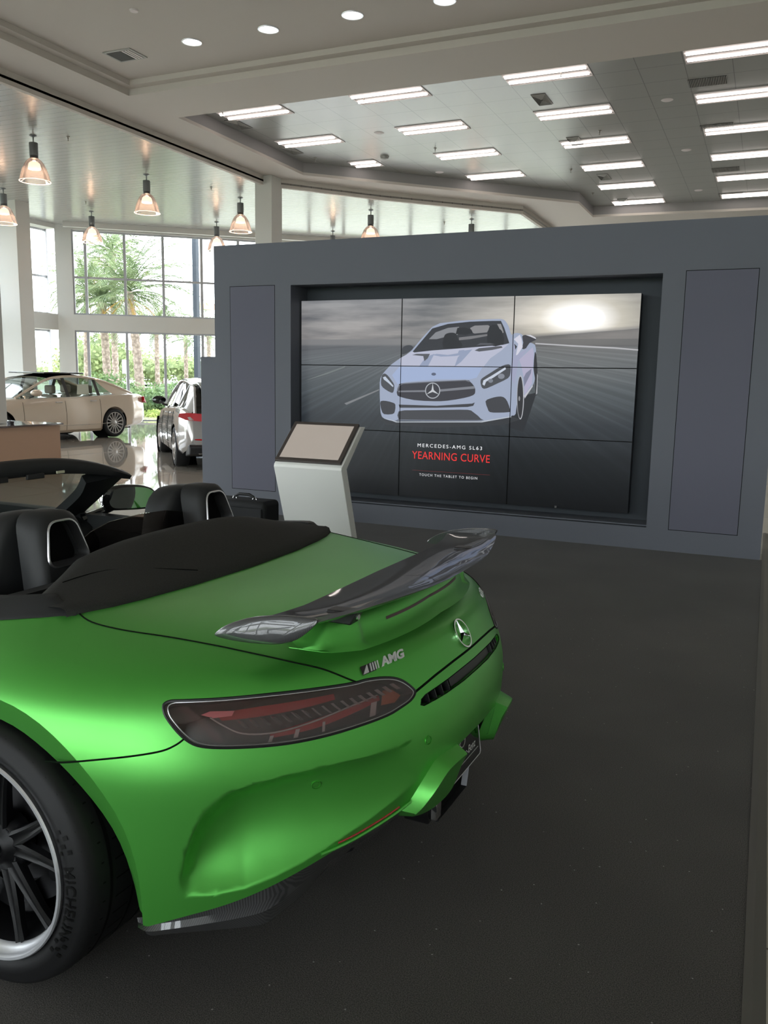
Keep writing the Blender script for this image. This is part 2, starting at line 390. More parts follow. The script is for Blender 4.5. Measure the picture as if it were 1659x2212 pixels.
# ------------------------------------------------------------------ the green roadster (origin: rear axle on the floor, +x forward, +y left)
GR = body_grid(); NRM = normals(GR)
CREASE = [(2.0,2.66),(2.381,2.694),(3.137,2.796),(3.623,2.769),(4.037,2.671),(4.318,2.537),(4.511,2.356),(4.657,2.107),(4.784,1.754),(4.889,1.412),(4.964,.975),(4.957,.714),(4.881,.585),(4.533,.487),(4.166,.401),(3.787,.383),(3.4,.394),(3.106,.428)]
def _seg_d(P, A):
    A = np.array(A)*np.array([.19, .09]); best = np.full(P.shape[0], 9.)
    for a, b in zip(A[:-1], A[1:]):
        d = b-a; t = np.clip(((P-a) @ d)/(d @ d), 0, 1); best = np.minimum(best, np.linalg.norm(P-(a+t[:, None]*d), axis=1))
    return best
def _inside(P, poly):
    x, y = P[:, 0], P[:, 1]; r = np.zeros(len(P), bool); n = len(poly)
    for i in range(n):
        x0, y0 = poly[i]; x1, y1 = poly[(i+1) % n]
        c = ((y0 > y) != (y1 > y)); xx = (x1-x0)*(y-y0)/((y1-y0) if y1 != y0 else 1e-9)+x0
        r ^= c & (x < xx)
    return r
SCOOP = CREASE+[(2.4,.62),(1.6,1.1),(1.3,1.9),(1.5,2.5)]
def scoop_depth(u, v):
    P = np.stack([np.abs(u), v], 1); ins = _inside(P, SCOOP); Q = P*np.array([.19, .09])
    s = lambda d, k, p=1.0: 1-np.exp(-(d/k)**p)
    dl = _seg_d(Q, CREASE[6:12]); dt = _seg_d(Q, CREASE[:7]+[(4.7, 2.2)]); db = _seg_d(Q, CREASE[11:]+[(2.4,.62),(1.6,1.1),(1.3,1.9)])
    dr = _seg_d(Q, [(1.2,.5),(1.3,1.9),(1.5,2.6)])
    dep = (.128*s(dl, .020, 1.0)*np.exp(-(dl/.30)**1.6)*s(dt, .070, 1.0)*s(db, .075, 1.0)
           + .012*s(dt, .03)*s(db, .05)*s(dl, .02))*s(dr, .10)
    return np.where(ins, dep, 0)
def BP(u, v, off=0.0, scoop=True):
    u = np.atleast_1d(np.asarray(u, float)); v = np.atleast_1d(np.asarray(v, float))
    p = S(GR, u, v); n = S(NRM, u, v); n = n/(np.linalg.norm(n, axis=-1, keepdims=True)+1e-9)
    o = np.asarray(off, float)-(scoop_depth(u, v) if scoop else 0)
    return p+n*(o[..., None] if np.ndim(o) else o)
def BN(u, v, e=.03):
    du = BP(u+e, v)-BP(u-e, v); dv = BP(u, np.minimum(v+e, 8))-BP(u, np.maximum(v-e, 0)); n = np.cross(dv, du)
    return n/(np.linalg.norm(n, axis=-1, keepdims=True)+1e-12)
def inv_xz(x, z, side=1, u0=6.0, v0=3.0):
    # find (u, v) on the flank for a side view point
    u, v = u0, v0
    for _ in range(40):
        p = BP(u, v, scoop=False)[0]; pu = (BP(u+.01, v, scoop=False)[0]-p)/.01; pv = (BP(u, v+.01, scoop=False)[0]-p)/.01
        A = np.array([[pu[0], pv[0]], [pu[2], pv[2]]]); d = np.linalg.solve(A, np.array([x-p[0], z-p[2]]))
        d = np.clip(d, -.5, .5); u += d[0]; v = min(max(v+d[1], 0.0), 7.9)
    return u, v
def arch_pts(cx, s=1.0, mir=False):
    R = []
    for f in range(-34, 215, 6):
        a = math.radians(f)         # 0 = rearward horizontal, 90 = up
        fr = f if f <= 90 else 180-f
        k = np.interp(fr, [-34, -20, -10, 0, 10, 25, 40, 60, 90], [.47, .452, .440, .436, .436, .438, .437, .432, .418])
        R.append((cx-k*math.cos(a), .352+k*math.sin(a)))
    return R
def to_uv(pts, u0): 
    out = []; u, v = u0, 1.5
    for x, z in pts:
        z = max(z, .0); u, v = inv_xz(x, z, 1, u, v if v > 0 else .5); out.append((u, v))
    return out
ARCH_R = [p for p in arch_pts(0.0) if p[1] > (.238 if p[0] < 0 else .17)]; ARCH_F = [p for p in arch_pts(2.63) if p[1] > .12]
UVR = to_uv(ARCH_R, 5.6); UVF = to_uv(ARCH_F, 13.0)
def close_down(uv): return [(uv[0][0], -.2)]+uv+[(uv[-1][0], -.2)]
UVR_P = close_down([(u, v) for u, v in UVR if v > .02]); UVF_P = close_down([(u, v) for u, v in UVF if v > .02])
LIGHT = [(5.104,4.903),(5.094,5.02),(5.02,5.087),(4.894,5.088),(4.368,5.061),(3.718,5.038),(3.015,4.996),(2.504,4.966),(2.301,4.983),(2.048,4.944),(1.82,4.838),(1.67,4.668),(1.56,4.42),(1.532,4.246),(1.654,4.089),(1.863,3.993),(2.114,3.908),(2.653,3.86),(3.138,3.825),(3.588,3.819),(4.004,3.851),(4.408,3.901),(4.632,3.961),(4.773,4.075),(4.92,4.325),(5.067,4.691)]
LIGHT = [tuple(p) for p in catmull(LIGHT, 3, True)]
SEAMLID = catmull([(5.95,8.0),(5.547,7.757),(4.977,7.504),(4.538,7.281),(4.176,7.052),(3.855,6.74),(3.535,6.33),(3.227,5.923),(2.897,5.544),(2.617,5.167),(2.45,4.975)], 4)
_sr = catmull([(1.534,4.26),(1.25,4.39),(.95,4.50),(.5,4.59),(0,4.61)], 4)
SEAMREAR = _sr+[(-u, v) for u, v in _sr[::-1][1:]]
SEAMF = catmull([(6.80,3.29),(6.70,3.31),(6.544,3.34),(6.028,3.535),(5.477,3.719),(5.132,3.858),(4.95,4.012),(4.84,4.16)], 4)
_vl = [(1.50,3.80),(1.44,3.725),(1.2,3.73),(.93,3.74),(.45,3.77),(0,3.80)]; _vu = [(0,4.225),(.45,4.21),(.8,4.16),(1.1,4.11),(1.36,4.05),(1.46,3.96)]
VENT = _vl+[(-u, v) for u, v in _vl[::-1][1:]]+[(-u, v) for u, v in _vu[::-1]]+_vu[1:]
PLATE = [(.74,-.2),(.74,1.30),(.66,1.42),(-.66,1.42),(-.74,1.30),(-.74,-.2)]
mirp = lambda P: [(-u, v) for u, v in P]
def clipv(P): return [(u, min(max(v, 0.0), 8.0)) for u, v in P]
def build_body(root):
    pts = []; edges = []
    def poly(P, closed=False, step=None):
        P = clipv(P); b = len(pts); pts.extend(P); n = len(P)
        edges.extend((b+i, b+(i+1) % n) for i in range(n if closed else n-1))
    U = 19.0
    hs = [(UVR_P, 1), (UVF_P, 1), (LIGHT, 1)]
    for P, c in hs: poly(P, c); poly(mirp(P), c)
    poly(VENT, 1); poly(PLATE, 0)
    for P in (SEAMLID, SEAMF, CREASE): poly(P); poly(mirp(P))
    poly(SEAMREAR)
    for u in (10.15, 13.05):      # door cuts
        poly([(u, .55), (u, 8)]); poly([(-u, .55), (-u, 8)])
    poly([(10.15, .55), (13.05, .55)]); poly([(-10.15, .55), (-13.05, .55)])
    ends = [(-U, 0), (U, 0), (U, 8), (-U, 8)]; poly(ends, 1)
    nfix = len(pts)
    for u in np.arange(-U, U+.001, .125):
        au = abs(u)
        if au > 9.5 and abs(round(au*2)-au*2) > 1e-6: continue
        vs = np.arange(0, 8.001, .125 if au < 9.5 else .25)
        for v in vs: pts.append((float(u), float(v)))
    for u in np.arange(2.0, 5.1, .0625):
        for v in np.arange(.2, 2.95, .0625):
            if abs(round(u*8)-u*8) > 1e-6 or abs(round(v*8)-v*8) > 1e-6: pts.extend([(u, v), (-u, v)])
    k = np.array([.19, .09]); V2 = [Vector((p[0]*k[0], p[1]*k[1])) for p in pts]
    # drop free points too close to the constraint lines
    A = np.array([[V2[i].x, V2[i].y] for i in range(nfix)]); segs = [(V2[a], V2[b]) for a, b in edges]
    F = np.array([[q.x, q.y] for q in V2[nfix:]]); best = np.full(len(F), 9.)
    for a, b in segs:
        a = np.array(a); b = np.array(b); d = b-a; L2 = d @ d
        if L2 < 1e-12: continue
        t = np.clip(((F-a) @ d)/L2, 0, 1); best = np.minimum(best, np.linalg.norm(F-(a+t[:, None]*d), axis=1))
    keep = best > .0032
    V2 = V2[:nfix]+[V2[nfix+i] for i in range(len(F)) if keep[i]]
    vs, es, fs, *_ = delaunay_2d_cdt(V2, edges, [], 0, 1e-5)
    uv = np.array([[p.x/k[0], p.y/k[1]] for p in vs]); uv[:, 1] = np.clip(uv[:, 1], 0, 8)
    fs = np.array([f for f in fs if len(f) == 3]); C = uv[fs].mean(1); Ca = np.stack([np.abs(C[:, 0]), C[:, 1]], 1)
    drop = _inside(Ca, UVR_P) | _inside(Ca, UVF_P) | _inside(Ca, LIGHT) | _inside(C, VENT) | _inside(C, PLATE)
    lidp = SEAMLID+[p for p in [(2.2, 4.6), (1.534, 4.26)]]+SEAMREAR[1:-1]+mirp([(1.534, 4.26), (2.2, 4.6)])+mirp(SEAMLID[::-1])+[(-5.95, 8.3), (5.95, 8.3)]
    lid = _inside(C, lidp)
    bmp = SEAMF+[(3.2, 4.4), (1.534, 4.26)]+SEAMREAR[1:-1]+mirp([(1.534, 4.26), (3.2, 4.4)])+mirp(SEAMF[::-1])+[(-7.15, -.5), (7.15, -.5)]
    bum = _inside(C, bmp) & ~lid
    door = (Ca[:, 0] > 10.15) & (Ca[:, 0] < 13.05) & (Ca[:, 1] > .55)
    front = (Ca[:, 0] >= 13.05)
    groups = [('trunk_lid', lid), ('rear_bumper', bum), ('rear_fender', (C[:, 0] > 0) & ~lid & ~bum & ~door & ~front), ('rear_fender', (C[:, 0] < 0) & ~lid & ~bum & ~door & ~front),
              ('door', door & (C[:, 0] > 0)), ('door', door & (C[:, 0] < 0)), ('front_fender', front & (C[:, 0] > 0)), ('front_fender', front & (C[:, 0] < 0))]
    P3 = BP(uv[:, 0], uv[:, 1]); N3 = BN(uv[:, 0], uv[:, 1])
    for name, msk in groups:
        sel = fs[msk & ~drop]; used, inv = np.unique(sel, return_inverse=True); sel = inv.reshape(-1, 3)
        a = P3[used]; n = N3[used]
        fn = np.cross(a[sel[:, 1]]-a[sel[:, 0]], a[sel[:, 2]]-a[sel[:, 0]]); sgn = (fn*n[sel[:, 0]]).sum(1)
        sel = np.where((sgn < 0)[:, None], sel[:, ::-1], sel)
        mesh_obj(name, a, sel, MAT['green_paint'], root, smooth=True, normals=n)
def uvline(name, P, mat, parent, r=.002, off=0.0, closed=False, n=6):
    P = np.array(P); p = BP(P[:, 0], np.clip(P[:, 1], 0, 8), off)
    b = MB(); b.tube([tuple(q) for q in p], r, n, closed=closed); return b.build(name, mat, parent, smooth=True)
def strip_wall(b, P, d0, d1, closed=True):
    P = np.array(P); n = len(P)
    R = [[tuple(q) for q in BP(P[:, 0], np.clip(P[:, 1], 0, 8), d)] for d in (d0, d1)]
    b.ring(R, closed=closed)
def patch(P, off, n=(.10, .10), name='patch', mat=None, parent=None, smooth=True):
    # filled polygon on the body surface at an offset
    P = [tuple(p) for p in P]; A = np.array(P); k = np.array([.19, .09]); pts = list(P)
    for u in np.arange(A[:, 0].min(), A[:, 0].max(), n[0]):
        for v in np.arange(A[:, 1].min(), A[:, 1].max(), n[1]): pts.append((u, v))
    m_ = len(P); F = np.array(pts[m_:])*k; best = np.full(len(F), 9.)
    for i in range(m_):
        a = np.array(P[i])*k; b_ = np.array(P[(i+1) % m_])*k; d = b_-a; t = np.clip(((F-a) @ d)/(d @ d+1e-12), 0, 1); best = np.minimum(best, np.linalg.norm(F-(a+t[:, None]*d), axis=1))
    ok = (best > .003) & _inside(np.array(pts[m_:]), P)
    pts = P+[pts[m_+i] for i in range(len(ok)) if ok[i]]
    vs, es, fs, *_ = delaunay_2d_cdt([Vector((p[0]*k[0], p[1]*k[1])) for p in pts], [(i, (i+1) % m_) for i in range(m_)], [], 1, 1e-6)
    uv = np.array([[p.x/k[0], p.y/k[1]] for p in vs]); V = BP(uv[:, 0], uv[:, 1], off, scoop=False); N_ = BN(uv[:, 0], uv[:, 1])
    F = []
    for f in fs:
        f = list(f); fn = np.cross(V[f[1]]-V[f[0]], V[f[2]]-V[f[0]])
        F.append(f if fn @ N_[f[0]] > 0 else f[::-1])
    return mesh_obj(name, V, F, mat, parent, smooth=smooth, normals=N_ if smooth else None)
def ray_uv(P): return P
RD = empty('roadster', (-1.68, 2.36, 0), math.radians(178.9))
tag(RD, 'matt green two-seat roadster with black carbon rear wing parked on the black mat', 'car')
build_body(RD)
# seams
MS = MAT['seam']
for s in (1, -1):
    f = (lambda P: P) if s == 1 else mirp
    uvline('panel_gap', f(SEAMLID), MS, RD, .0024); uvline('panel_gap', f(SEAMF), MS, RD, .0024)
    uvline('panel_gap', f([(10.15, .55), (10.15, 8)]), MS, RD, .002); uvline('panel_gap', f([(13.05, .55), (13.05, 8)]), MS, RD, .002)
uvline('panel_gap', SEAMREAR, MS, RD, .0034)
# wheel arches: rolled lip, liner
for s in (1, -1):
    for UVA, PA, cx in ((UVR, ARCH_R, 0.0), (UVF, ARCH_F, 2.63)):
        pts = [(u, max(v, 0)) for u, v in UVA]; P = BP([p[0] for p in pts], [p[1] for p in pts], scoop=False)
        rows = [[], [], [], []]
        for q, (x, z) in zip(P, PA):
            if z < q[2]-.02: q = np.array([x, q[1]*.99, max(z, .17)])
            d = np.array([q[0]-cx, q[2]-.352]); R_ = np.linalg.norm(d); a = d/R_
            f = math.degrees(math.atan2(d[1], -d[0])); fr = f if f <= 90 else 180-f
            ri = np.interp(fr, [-40, -20, -10, 0, 10, 25, 40, 60, 90], [.46, .443, .420, .405, .396, .386, .378, .368, .362]); yo = q[1]
            yi = min(yo-.012, .982) if cx < 1 else yo-.02
            rows[0].append((q[0], s*yo, q[2])); m_ = (R_*.45+ri*.55)
            rows[1].append((cx+a[0]*m_, s*(yo*.55+yi*.45), .352+a[1]*m_)); rows[2].append((cx+a[0]*ri, s*yi, .352+a[1]*ri)); rows[3].append((cx+a[0]*(ri+.004), s*(yi-.05), .352+a[1]*(ri+.004)))
        b = MB(); b.ring(rows, closed=False); b.build('arch_lip', MAT['green_paint'], RD, smooth=True, sharp=70)
        b = MB(); b.lathe([(.43, .93*s), (.43, .55*s), (.20, .55*s)], (cx, 0, .352), 'y', 40, a0=-PI*.16, a1=PI*1.16); b.build('arch_liner', MAT['cavity'], RD)
# wheels
for name, x, s in (('wheel', 0, 1), ('wheel', 0, -1), ('wheel', 2.63, 1), ('wheel', 2.63, -1)):
    if x == 0 and s == 1:
        WH = make_sport_wheel('wheel', RD); wo = WH
    else: wo = copy_tree(WH, RD)
    wo.location = (x, s*(.985 if x == 0 else .955), .352); wo.rotation_euler = (0, 0, 0 if s == 1 else PI)
    wo['label'] = 'black spoked wheel with a polished rim lip'
# ------------------------------------------------------------------ room materials
m = pm('floor_tile', (.52, .47, .41), .03, 0, .8)
N, L, b = nodes(m); t = N.new('ShaderNodeTexCoord'); br = N.new('ShaderNodeTexBrick'); br.offset = 0
br.inputs['Scale'].default_value = 1; br.inputs['Brick Width'].default_value = 1.2; br.inputs['Row Height'].default_value = 1.2; br.inputs['Mortar Size'].default_value = .004
br.inputs['Color1'].default_value = (.50, .45, .39, 1); br.inputs['Color2'].default_value = (.47, .425, .37, 1); br.inputs['Mortar'].default_value = (.16, .13, .11, 1)
L.new(t.outputs['Object'], br.inputs['Vector']); L.new(br.outputs['Color'], b.inputs['Base Color'])
m = pm('black_mat', (.02, .02, .02), .82, 0, .22, sheen=.08)
N, L, b = nodes(m); t = N.new('ShaderNodeTexCoord'); n1 = N.new('ShaderNodeTexNoise'); n1.inputs['Scale'].default_value = 330; n1.inputs['Detail'].default_value = 4
vo = N.new('ShaderNodeTexVoronoi'); vo.inputs['Scale'].default_value = 16; lt_ = N.new('ShaderNodeMath'); lt_.operation = 'LESS_THAN'; lt_.inputs[1].default_value = .045
r1 = N.new('ShaderNodeValToRGB'); r1.color_ramp.elements[0].position = .35; r1.color_ramp.elements[1].position = .75; r1.color_ramp.elements[0].color = (.036, .033, .030, 1); r1.color_ramp.elements[1].color = (.185, .170, .154, 1)
n2 = N.new('ShaderNodeTexNoise'); n2.inputs['Scale'].default_value = 1.3; mu = N.new('ShaderNodeMixRGB'); mu.blend_type = 'MULTIPLY'; mu.inputs[0].default_value = .5
mx = N.new('ShaderNodeMixRGB'); mx.inputs[2].default_value = (.30, .29, .27, 1)
for a in (n1, vo, n2): L.new(t.outputs['Object'], a.inputs['Vector'])
L.new(n1.outputs['Fac'], r1.inputs[0]); L.new(r1.outputs[0], mu.inputs[1]); L.new(n2.outputs['Fac'], mu.inputs[2]); L.new(mu.outputs[0], mx.inputs[1])
L.new(vo.outputs['Distance'], lt_.inputs[0]); L.new(lt_.outputs[0], mx.inputs[0]); L.new(mx.outputs[0], b.inputs['Base Color'])
bp = N.new('ShaderNodeBump'); bp.inputs['Strength'].default_value = .25; bp.inputs['Distance'].default_value = .004; L.new(n1.outputs['Fac'], bp.inputs['Height']); L.new(bp.outputs[0], b.inputs['Normal'])
pm('mat_border', (.10, .095, .085), .35, 0, .4)
pm('white_paint', (.60, .60, .57), .6); pm('ceiling_paint', (.60, .555, .51), .7); pm('trim_paint', (.30, .29, .29), .6)
def line_mat(name, base, line, px, py, wx, wy, ox=0, oy=0, rough=.3, spec=.5, coat=0):
    m = pm(name, base, rough, 0, spec, coat=coat, coatr=.12); N, L, b = nodes(m); t = N.new('ShaderNodeTexCoord'); sp = N.new('ShaderNodeSeparateXYZ'); L.new(t.outputs['Object'], sp.inputs[0])
    outs = []
    for ax, p, wd, o in (('X', px, wx, ox), ('Y', py, wy, oy)):
        if not p: continue
        s_ = N.new('ShaderNodeMath'); s_.operation = 'SUBTRACT'; s_.inputs[1].default_value = o-100*p; L.new(sp.outputs[ax], s_.inputs[0])
        d = N.new('ShaderNodeMath'); d.operation = 'DIVIDE'; d.inputs[1].default_value = p; L.new(s_.outputs[0], d.inputs[0])
        f = N.new('ShaderNodeMath'); f.operation = 'FRACT'; L.new(d.outputs[0], f.inputs[0])
        l_ = N.new('ShaderNodeMath'); l_.operation = 'LESS_THAN'; l_.inputs[1].default_value = wd/p; L.new(f.outputs[0], l_.inputs[0]); outs.append(l_)
    o_ = outs[0]
    if len(outs) > 1:
        o_ = N.new('ShaderNodeMath'); o_.operation = 'MAXIMUM'; L.new(outs[0].outputs[0], o_.inputs[0]); L.new(outs[1].outputs[0], o_.inputs[1])
    mx = N.new('ShaderNodeMixRGB'); mx.inputs[1].default_value = (*base, 1); mx.inputs[2].default_value = (*line, 1); L.new(o_.outputs[0], mx.inputs[0]); L.new(mx.outputs[0], b.inputs['Base Color'])
    return m
line_mat('slat_ceiling', (.33, .325, .31), (.14, .135, .13), 0, .2, 0, .016, rough=.22, spec=.5)
line_mat('tile_ceiling', (.30, .305, .29), (.12, .12, .115), .671, .687, .012, .012, ox=-4.243, oy=14.25, rough=.28, spec=.5)
# ------------------------------------------------------------------ floor and mat
b = MB(); b.box(-20.3, 6, -13.3, 34, -.25, -.006); struct(b.build('floor', MAT['floor_tile']))
b = MB(); b.box(-5.7, .062, -3.0, 8.1, -.02, 0.0); tag(b.build('floor_mat', MAT['black_mat']), 'black speckled carpet mat under the green roadster', 'mat')
b = MB(); b.prism([(.062, -.02), (.062, .004), (.085, .005), (.118, -.004), (.118, -.02)], 'y', -3.0, 9.6); tag(b.build('mat_edging', MAT['mat_border']), 'grey edging strip along the right side of the black mat', 'edging')
# ------------------------------------------------------------------ glass walls
WN = [0]
pm('mullion', (.42, .43, .46), .45, .2)
def facade(p0, p1, openings, wall_name, z_top=6.6, glass_z=((.02, 2.79), (3.26, 5.75)), mull=1.13, t=.30, gy=.10, transom=4.37, mlist=None):
    # wall from p0 to p1 with the room on its left hand; openings = [(s0, s1)] along it
    p0 = Vector(p0); p1 = Vector(p1); d = (p1-p0); Lg = d.length; d.normalize(); n = Vector((d.y, -d.x))
    T = Matrix(((d.x, n.x, 0, p0.x), (d.y, n.y, 0, p0.y), (0, 0, 1, 0), (0, 0, 0, 1)))
    b = MB(); b.box(0, Lg, 0, t, 5.75, z_top, T)
    edges = [0.0]
    for s0, s1 in openings: edges += [s0, s1]; b.box(s0, s1, 0, t, 2.79, 3.26, T)
    edges.append(Lg)
    for i in range(0, len(edges), 2):
        if edges[i+1]-edges[i] > .02: b.box(edges[i], edges[i+1], 0, t, -.2, 5.75, T)
    struct(b.build(wall_name, MAT['white_paint'], weld=False))
    for s0, s1 in openings:
        for k, (z0, z1) in enumerate(glass_z):
            WN[0] += 1; y0, y1 = gy, gy+.05; f = MB()
            f.box(s0, s1, y0, y1, z0, z0+.05, T); f.box(s0, s1, y0, y1, z1-.05, z1, T)
            nm = max(1, round((s1-s0)/mull))
            for x in (mlist or [s0+(s1-s0)*q/nm for q in range(nm+1)]):
                f.box(max(s0, x-.04), min(s1, x+.04), y0-.04, y1+.04, z0, z1, T)
            if k: f.box(s0, s1, y0, y1, transom-.03, transom+.03, T)
            fo = struct(f.build('window_%d' % WN[0], MAT['mullion'], weld=False))
            g = MB(); g.box(s0, s1, gy+.022, gy+.03, z0, z1, T); g.build('window_pane', MAT['window_glass'], fo)
dF = Vector((.769, .639)); PF = Vector((-18.0, 21.4))
F0 = PF-dF*2.35; F1 = PF+dF*17.0
ms = [17.0-c for c in [-1.87, -1.5, -.36, .78, 1.95]+[1.95+1.14*k for k in range(1, 12)]]
facade(F1, F0, [(2.5, 18.88)], 'wall_back', mlist=ms)
facade((-19.8, 19.97), (-19.8, -13.0), [(0.0, 2.65), (3.3, 7.3), (7.9, 11.9), (12.5, 16.5), (17.1, 21.1), (21.7, 25.7), (26.3, 30.3)], 'wall_left', t=.50, gy=.42, mull=1.35)
facade((-19.8, -13.0), (6.0, -13.0), [(.6, 5.6), (6.2, 11.2), (11.8, 16.8), (17.4, 25.0)], 'wall_front', mull=1.3)
b = MB(); b.box(6.0, 6.3, -13.3, 34, -.2, 6.6); struct(b.build('wall_right', MAT['white_paint']))
b = MB(); b.box(-5.2, 6.3, 32.3, 32.6, -.2, 6.6); struct(b.build('wall_far', MAT['white_paint']))
def pillar(name, x0, x1, y0, y1, z1, label):
    b = MB(); b.box(x0, x1, y0, y1, -.02, z1); o = b.build(name, MAT['white_paint'], bevel=.01); o['kind'] = 'structure'; o['label'] = label
pillar('column', -19.8, -18.0, 16.80, 17.26, 5.9, 'square white pier against the left glass wall')
pillar('column', -11.05, -10.60, 17.22, 17.67, 6.0, 'white column rising behind the grey video wall')
pillar('column', -13.9, -12.78, 11.0, 11.5, 5.9, 'broad white pier at the left edge beside the reception desk')
# ------------------------------------------------------------------ ceilings
def slab_with_hole(name, outer, holes, z0, z1, mat):
    # flat slab with rectangular or polygonal openings, all edges closed
    vs2 = []; ed = []
    for P in [outer]+holes:
        b0 = len(vs2); vs2 += [Vector(p) for p in P]; ed += [(b0+i, b0+(i+1) % len(P)) for i in range(len(P))]
    vs, es, fs, *_ = delaunay_2d_cdt(vs2, ed, [], 1, 1e-6)
    b = MB(); F = []
    for f in fs:
        c = np.array([[sum(vs[i].x for i in f)/3, sum(vs[i].y for i in f)/3]])
        if not _inside(c, outer)[0] or any(_inside(c, H)[0] for H in holes): continue
        F.append(tuple(f))
    n = len(vs); b.add([(p.x, p.y, z0) for p in vs]+[(p.x, p.y, z1) for p in vs], [f[::-1] for f in F]+[tuple(i+n for i in f) for f in F])
    for P in [outer]+holes: b.ring([[(p[0], p[1], z0) for p in P], [(p[0], p[1], z1) for p in P]])
    return b.build(name, mat)
OPEN_GRID = [(6.1, 12.95), (-9.89, 12.95), (-9.95, 17.5), (-4.81, 22.65), (-4.82, 24.6), (6.1, 25.6)]
TRAY = [(6.1, -13.1), (6.1, 11.69), (-9.90, 11.69), (-9.90, -13.1)]
SOFF = [(6.2, -13.2), (6.2, 32.5), (-6.23, 32.5), (-6.21, 22.47), (-9.01, 19.6), (-10.82, 17.35), (-10.82, -13.2)]
def holed(P): return P
so = slab_with_hole('ceiling', SOFF, [OPEN_GRID, TRAY], 6.0, 6.06, MAT['ceiling_paint']); struct(so)
gi = lambda P, d: [(x+(d if x < 0 else 0)*1.0, y-d if y > 5 else y) for x, y in P]
t1 = [(x+.15 if x < 0 else x, y-.15 if y > 0 else y) for x, y in TRAY]
struct(slab_with_hole('ceiling_tray', [(6.15, -13.15), (6.15, 11.9), (-10.1, 11.9), (-10.1, -13.15)], [TRAY], 6.06, 6.10, MAT['ceiling_paint']))
struct(slab_with_hole('ceiling_tray', [(6.15, -13.15), (6.15, 11.9), (-10.1, 11.9), (-10.1, -13.15)], [t1], 6.10, 6.18, MAT['ceiling_paint']))
b = MB(); b.box(-10.1, 6.15, -13.15, 11.9, 6.18, 6.22); struct(b.build('ceiling_panel', MAT['ceiling_paint']))
b = MB(); b.box(-10.3, 6.15, 12.6, 26.2, 6.273, 6.31); struct(b.build('ceiling_grid', MAT['tile_ceiling']))
struct(slab_with_hole('ceiling_upstand', [(6.15, 12.7), (6.15, 26.1), (-5.1, 26.1), (-5.1, 23.0), (-10.25, 17.8), (-10.2, 12.7)], [OPEN_GRID], 6.06, 6.273, MAT['trim_paint']))
SL = [(-20.3, -13.3), (-10.82, -13.3), (-10.82, 17.35), (-9.01, 19.6), (-6.21, 22.47), (-6.23, 32.8), (-4.6, 33.1), (-20.3, 20.3)]
struct(slab_with_hole('ceiling_slats', SL, [], 5.87, 5.91, MAT['slat_ceiling']))
struct(slab_with_hole('ceiling_deck', SL, [], 6.05, 6.10, MAT['ceiling_paint']))
def rail(name, P, z0, z1, off, mat):
    for i in range(len(P)-1):
        a = Vector(P[i]); c = Vector(P[i+1]); d = (c-a).normalized(); n = Vector((d.y, -d.x)); q = [a, c, c+n*off, a+n*off]
        b = MB(); b.prism([tuple(v) for v in q], 'z', z0, z1); struct(b.build(name, mat))
rail('trim_1', [(-10.82, -13), (-10.82, 17.35), (-9.01, 19.6), (-6.21, 22.47), (-6.23, 31)], 5.80, 6.02, -.09, MAT['ceiling_paint'])
# pelmet between the slatted ceiling and the angled glass wall
rail('trim_2', [tuple(F0+Vector((.36, -.43))+dF*.3), tuple(F1+Vector((.36, -.43)))], 5.72, 5.87, .12, MAT['white_paint'])
# ------------------------------------------------------------------ things on the ceilings
pm('tube_light', (1, .93, .90), .4, emit=(1.0, .90, .84), es=5.0)
pm('lamp_white', (.78, .72, .72), .5)
pm('vent_dark', (.05, .05, .048), .7); pm('vent_metal', (.40, .40, .38), .5, .2); pm('brass_grey', (.25, .23, .2), .4, .6)
ZG = 6.273
def make_troffer(L_=1.342, W_=.58):
    t = empty('ceiling_light', (0, 0, 0)); b = MB()
    for x0, x1, y0, y1 in ((0, L_, 0, .022), (0, L_, -W_, -W_+.022), (0, .022, -W_, 0), (L_-.022, L_, -W_, 0)): b.box(x0, x1, y0, y1, -.012, .0)
    b.box(0, L_, -W_, 0, -.003, .0); b.build('light_frame', MAT['lamp_white'], t)
    for k in range(2):
        yc = -W_*(.27+.46*k); b = MB(); b.prism([(yc-.13, -.004), (yc-.11, -.009), (yc+.11, -.009), (yc+.13, -.004)], 'x', .03, L_-.03); b.build('reflector', MAT['lamp_white'], t)
        b = MB(); b.cyl((.035, yc, -.008), .034, L_-.07, 'x', 16); b.build('light_tube', MAT['tube_light'], t, smooth=True)
    return t
TF = make_troffer(); first = True
TH = None
cols = [('fourth', -1.526, 0, 6), ('third', -4.243, 0, 6), ('second', -6.944, 0, 4), ('first', -9.636, 0, 2), ('fifth', 1.17, 0, 6)]
desc = ['nearest', 'second', 'third', 'fourth', 'fifth', 'farthest']
for cname, X, i0, n in cols:
    for i in range(n):
        o = TF if first else copy_tree(TF); first = False
        o.location = (X, 14.25+2.0605*i, ZG)
        tag(o, 'twin-tube ceiling light, %s one in the %s column from the left' % (desc[i] if i < n-1 else 'farthest', cname), 'ceiling light', 'twin-tube lights in the tiled ceiling')
S3 = make_troffer(.66, .58); S3.location = (-9.0, 18.37, ZG); tag(S3, 'short square twin-tube ceiling light nearest the white column', 'ceiling light', 'twin-tube lights in the tiled ceiling')
for y in (-6, 0, 6):
    pass
